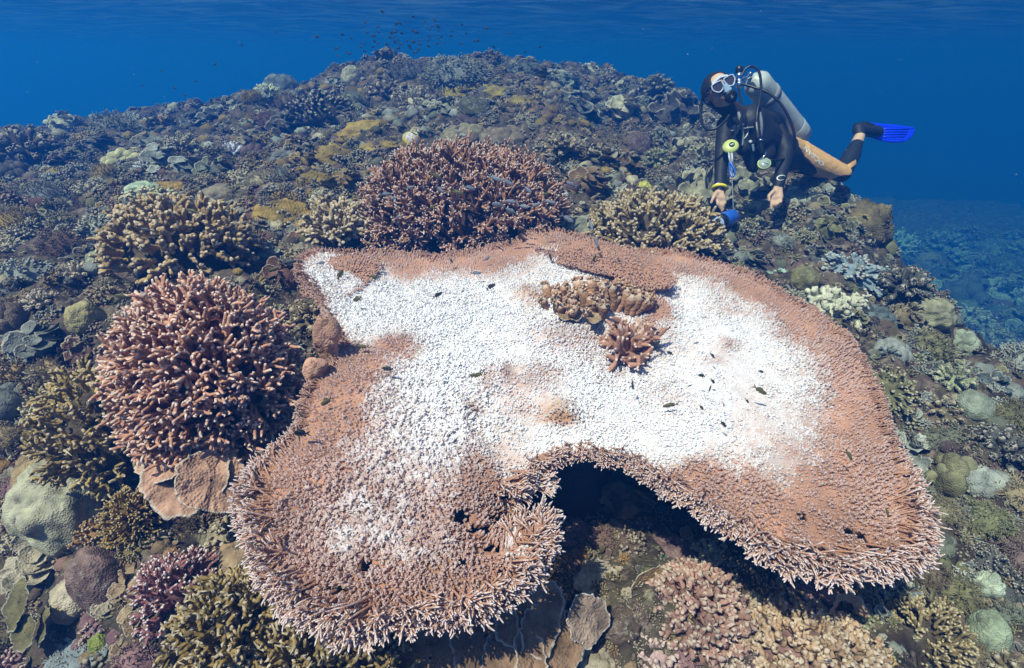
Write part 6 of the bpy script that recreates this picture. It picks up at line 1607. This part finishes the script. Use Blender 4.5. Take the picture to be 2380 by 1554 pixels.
for px, py, l, a, t, lab in [(668,610,42,10,1.95,"grey striped fish between the tan bank and the table's left lobe"),(632,628,34,20,1.95,"olive fish left of the grey striped fish by the tan bank"),(292,690,46,175,1.75,"olive fish beside the upper left of the pink finger coral"),(272,700,36,35,1.8,"dark fish touching the left of the olive fish by the pink coral"),
 (342,535,30,170,1.9,"dark fish against the left of the tan finger bank"),(450,492,34,165,2.0,"brown fish over the top of the tan finger bank"),(398,470,30,-20,2.05,"dark fish above the tan finger bank"),(420,740,26,160,1.45,"brown fish in front of the pink finger coral"),(470,670,24,60,1.5,"dark fish on the upper face of the pink finger coral"),
 (505,570,26,20,2.0,"grey fish at the right end of the tan finger bank"),(210,570,26,-15,2.2,"grey fish between the left twigs and the tan bank"),(320,640,30,70,1.9,"dark fish left of the pink coral's top"),(190,1165,18,-80,1.5,"small dark fish against the pale smooth boulder"),
 (2168,1380,48,-88,1.45,"olive fish hanging head down beside the big tan bush"),(2130,1355,30,-85,1.45,"brown fish under the right tip of the table")]:
    o = swim("slender_fish", FISH[1], px, py, t, l, a, rng.uniform(-15, 15)); o.color = (*(OLV if "olive" in lab or "brown" in lab else (.07, .075, .08)), 1); tag(o, lab, "fish")

# striped butterflyfish
def butterfly():
    g = Geo(); nu, nv = 40, 30
    u = np.linspace(0, 1, nu); a = np.arange(nv) * 2 * np.pi / nv
    hh = .46 * np.sin(np.pi * u ** .85) ** .62 ; hh = np.maximum(hh, .03 + .06 * smooth(.85, 1, u)); hh[0] = .02
    x = .5 - u * .86; tk = .13 * np.sin(np.pi * u ** .7) ** .8 + .008
    V = np.stack([np.repeat(x[:, None], nv, 1), tk[:, None] * np.cos(a) ** 3, hh[:, None] * np.sin(a)], -1)
    k, q = np.meshgrid(np.arange(nu - 1), np.arange(nv), indexing='ij'); q2 = (q + 1) % nv
    F = np.stack([k * nv + q, k * nv + q2, (k + 1) * nv + q2, (k + 1) * nv + q], -1).reshape(-1, 4)
    X, Z = V[..., 0], V[..., 2]
    c = np.tile(np.array([.66, .62, .60]), (nu, nv, 1))
    st_ = np.sin((Z + X * .25) * 36) > .62; c[st_] = np.array([.50, .34, .20])
    yl = (X > .22) | (Z < -.30 + .2 * X) ; c[yl] = np.array([.66, .55, .05])
    for x0, w in ((.335, .022), (.42, .020)): c[np.abs(X - x0 - .1 * Z) < w] = .012
    bk = (np.abs(X + .27 - .2 * Z) < .028); c[bk] = .012; c[(X < -.30 + .2 * Z)] = np.array([.55, .60, .30])
    c[np.abs(np.abs(Z) / hh[:, None] - 1) < .06] = np.array([.55, .5, .1])
    g.add(V.reshape(-1, 3), F, None, c.reshape(-1, 3)); g.F.append(np.arange(nv)[None, ::-1]); g.F.append((np.arange(nv) + (nu - 1) * nv)[None])
    P = np.array([(-.34, 0, .07), (-.52, 0, .13), (-.50, 0, 0), (-.52, 0, -.13), (-.34, 0, -.07)]); n = 5
    b = g.n; g.add(np.concatenate([P + [0, .008, 0], P - [0, .008, 0]]), np.stack([np.arange(5), 5 + np.arange(5), 5 + (np.arange(5) + 1) % 5, (np.arange(5) + 1) % 5], -1), None, np.full((10, 3), .30)); g.F.append((b + np.arange(5))[None]); g.F.append((b + 5 + np.arange(5))[None, ::-1])
    return g.mesh("butterflyfish", vcol_mat("butterflyfish_scales", .5, .3, 60, .05, .06))
o = swim("butterflyfish", butterfly(), 960, 324, 2.75, 50, 222, 25, -12); tag(o, "white and yellow striped butterflyfish above the purple staghorn thicket", "fish")
# dark fish over the crest
M_TRIG = fish_geo(.28, .4, .14, .18, .12).mesh("triggerfish", M_FISH)
o = swim("triggerfish", M_TRIG, 1264, 171, 4.6, 36, 172, 10); o.color = (.006, .008, .02, 1); tag(o, "black oval fish over the right shoulder of the crest", "fish")
o = swim("triggerfish", M_TRIG, 1212, 162, 5.0, 16, 160, 10); o.color = (.006, .008, .02, 1); tag(o, "small black oval fish left of the bigger black fish on the crest", "fish")
# the far school above the crest
SCH = "distant school of small fish above the crest"
k = 0
while k < 92:
    px, py = rng.normal(965, 105), rng.normal(100, 34)
    if not (700 < px < 1190 and 22 < py < 172): continue
    if py > 125 and abs(px - 1060) < 130: continue
    o = swim("damselfish", FISH[2], px, py, rng.uniform(4.2, 6.0), rng.uniform(7, 13), rng.choice([0, 180]) + rng.uniform(-35, 35), rng.uniform(-40, 40)); o.color = (.02, .03, .035, 1)
    tag(o, "tiny dark fish of the distant school above the reef crest", "fish", SCH); k += 1
for (px, py) in [(405,205),(430,222),(455,190),(375,165),(640,75),(560,105),(330,200),(500,150),(1220,122),(1255,110),(1160,150)]:
    o = swim("damselfish", FISH[2], px, py, 5.0, rng.uniform(7, 11), rng.choice([0, 180]) + rng.uniform(-35, 35), rng.uniform(-30, 30)); o.color = (.02, .03, .035, 1)
    tag(o, "tiny dark fish scattered in open water beside the school", "fish", "stray fish beside the school")
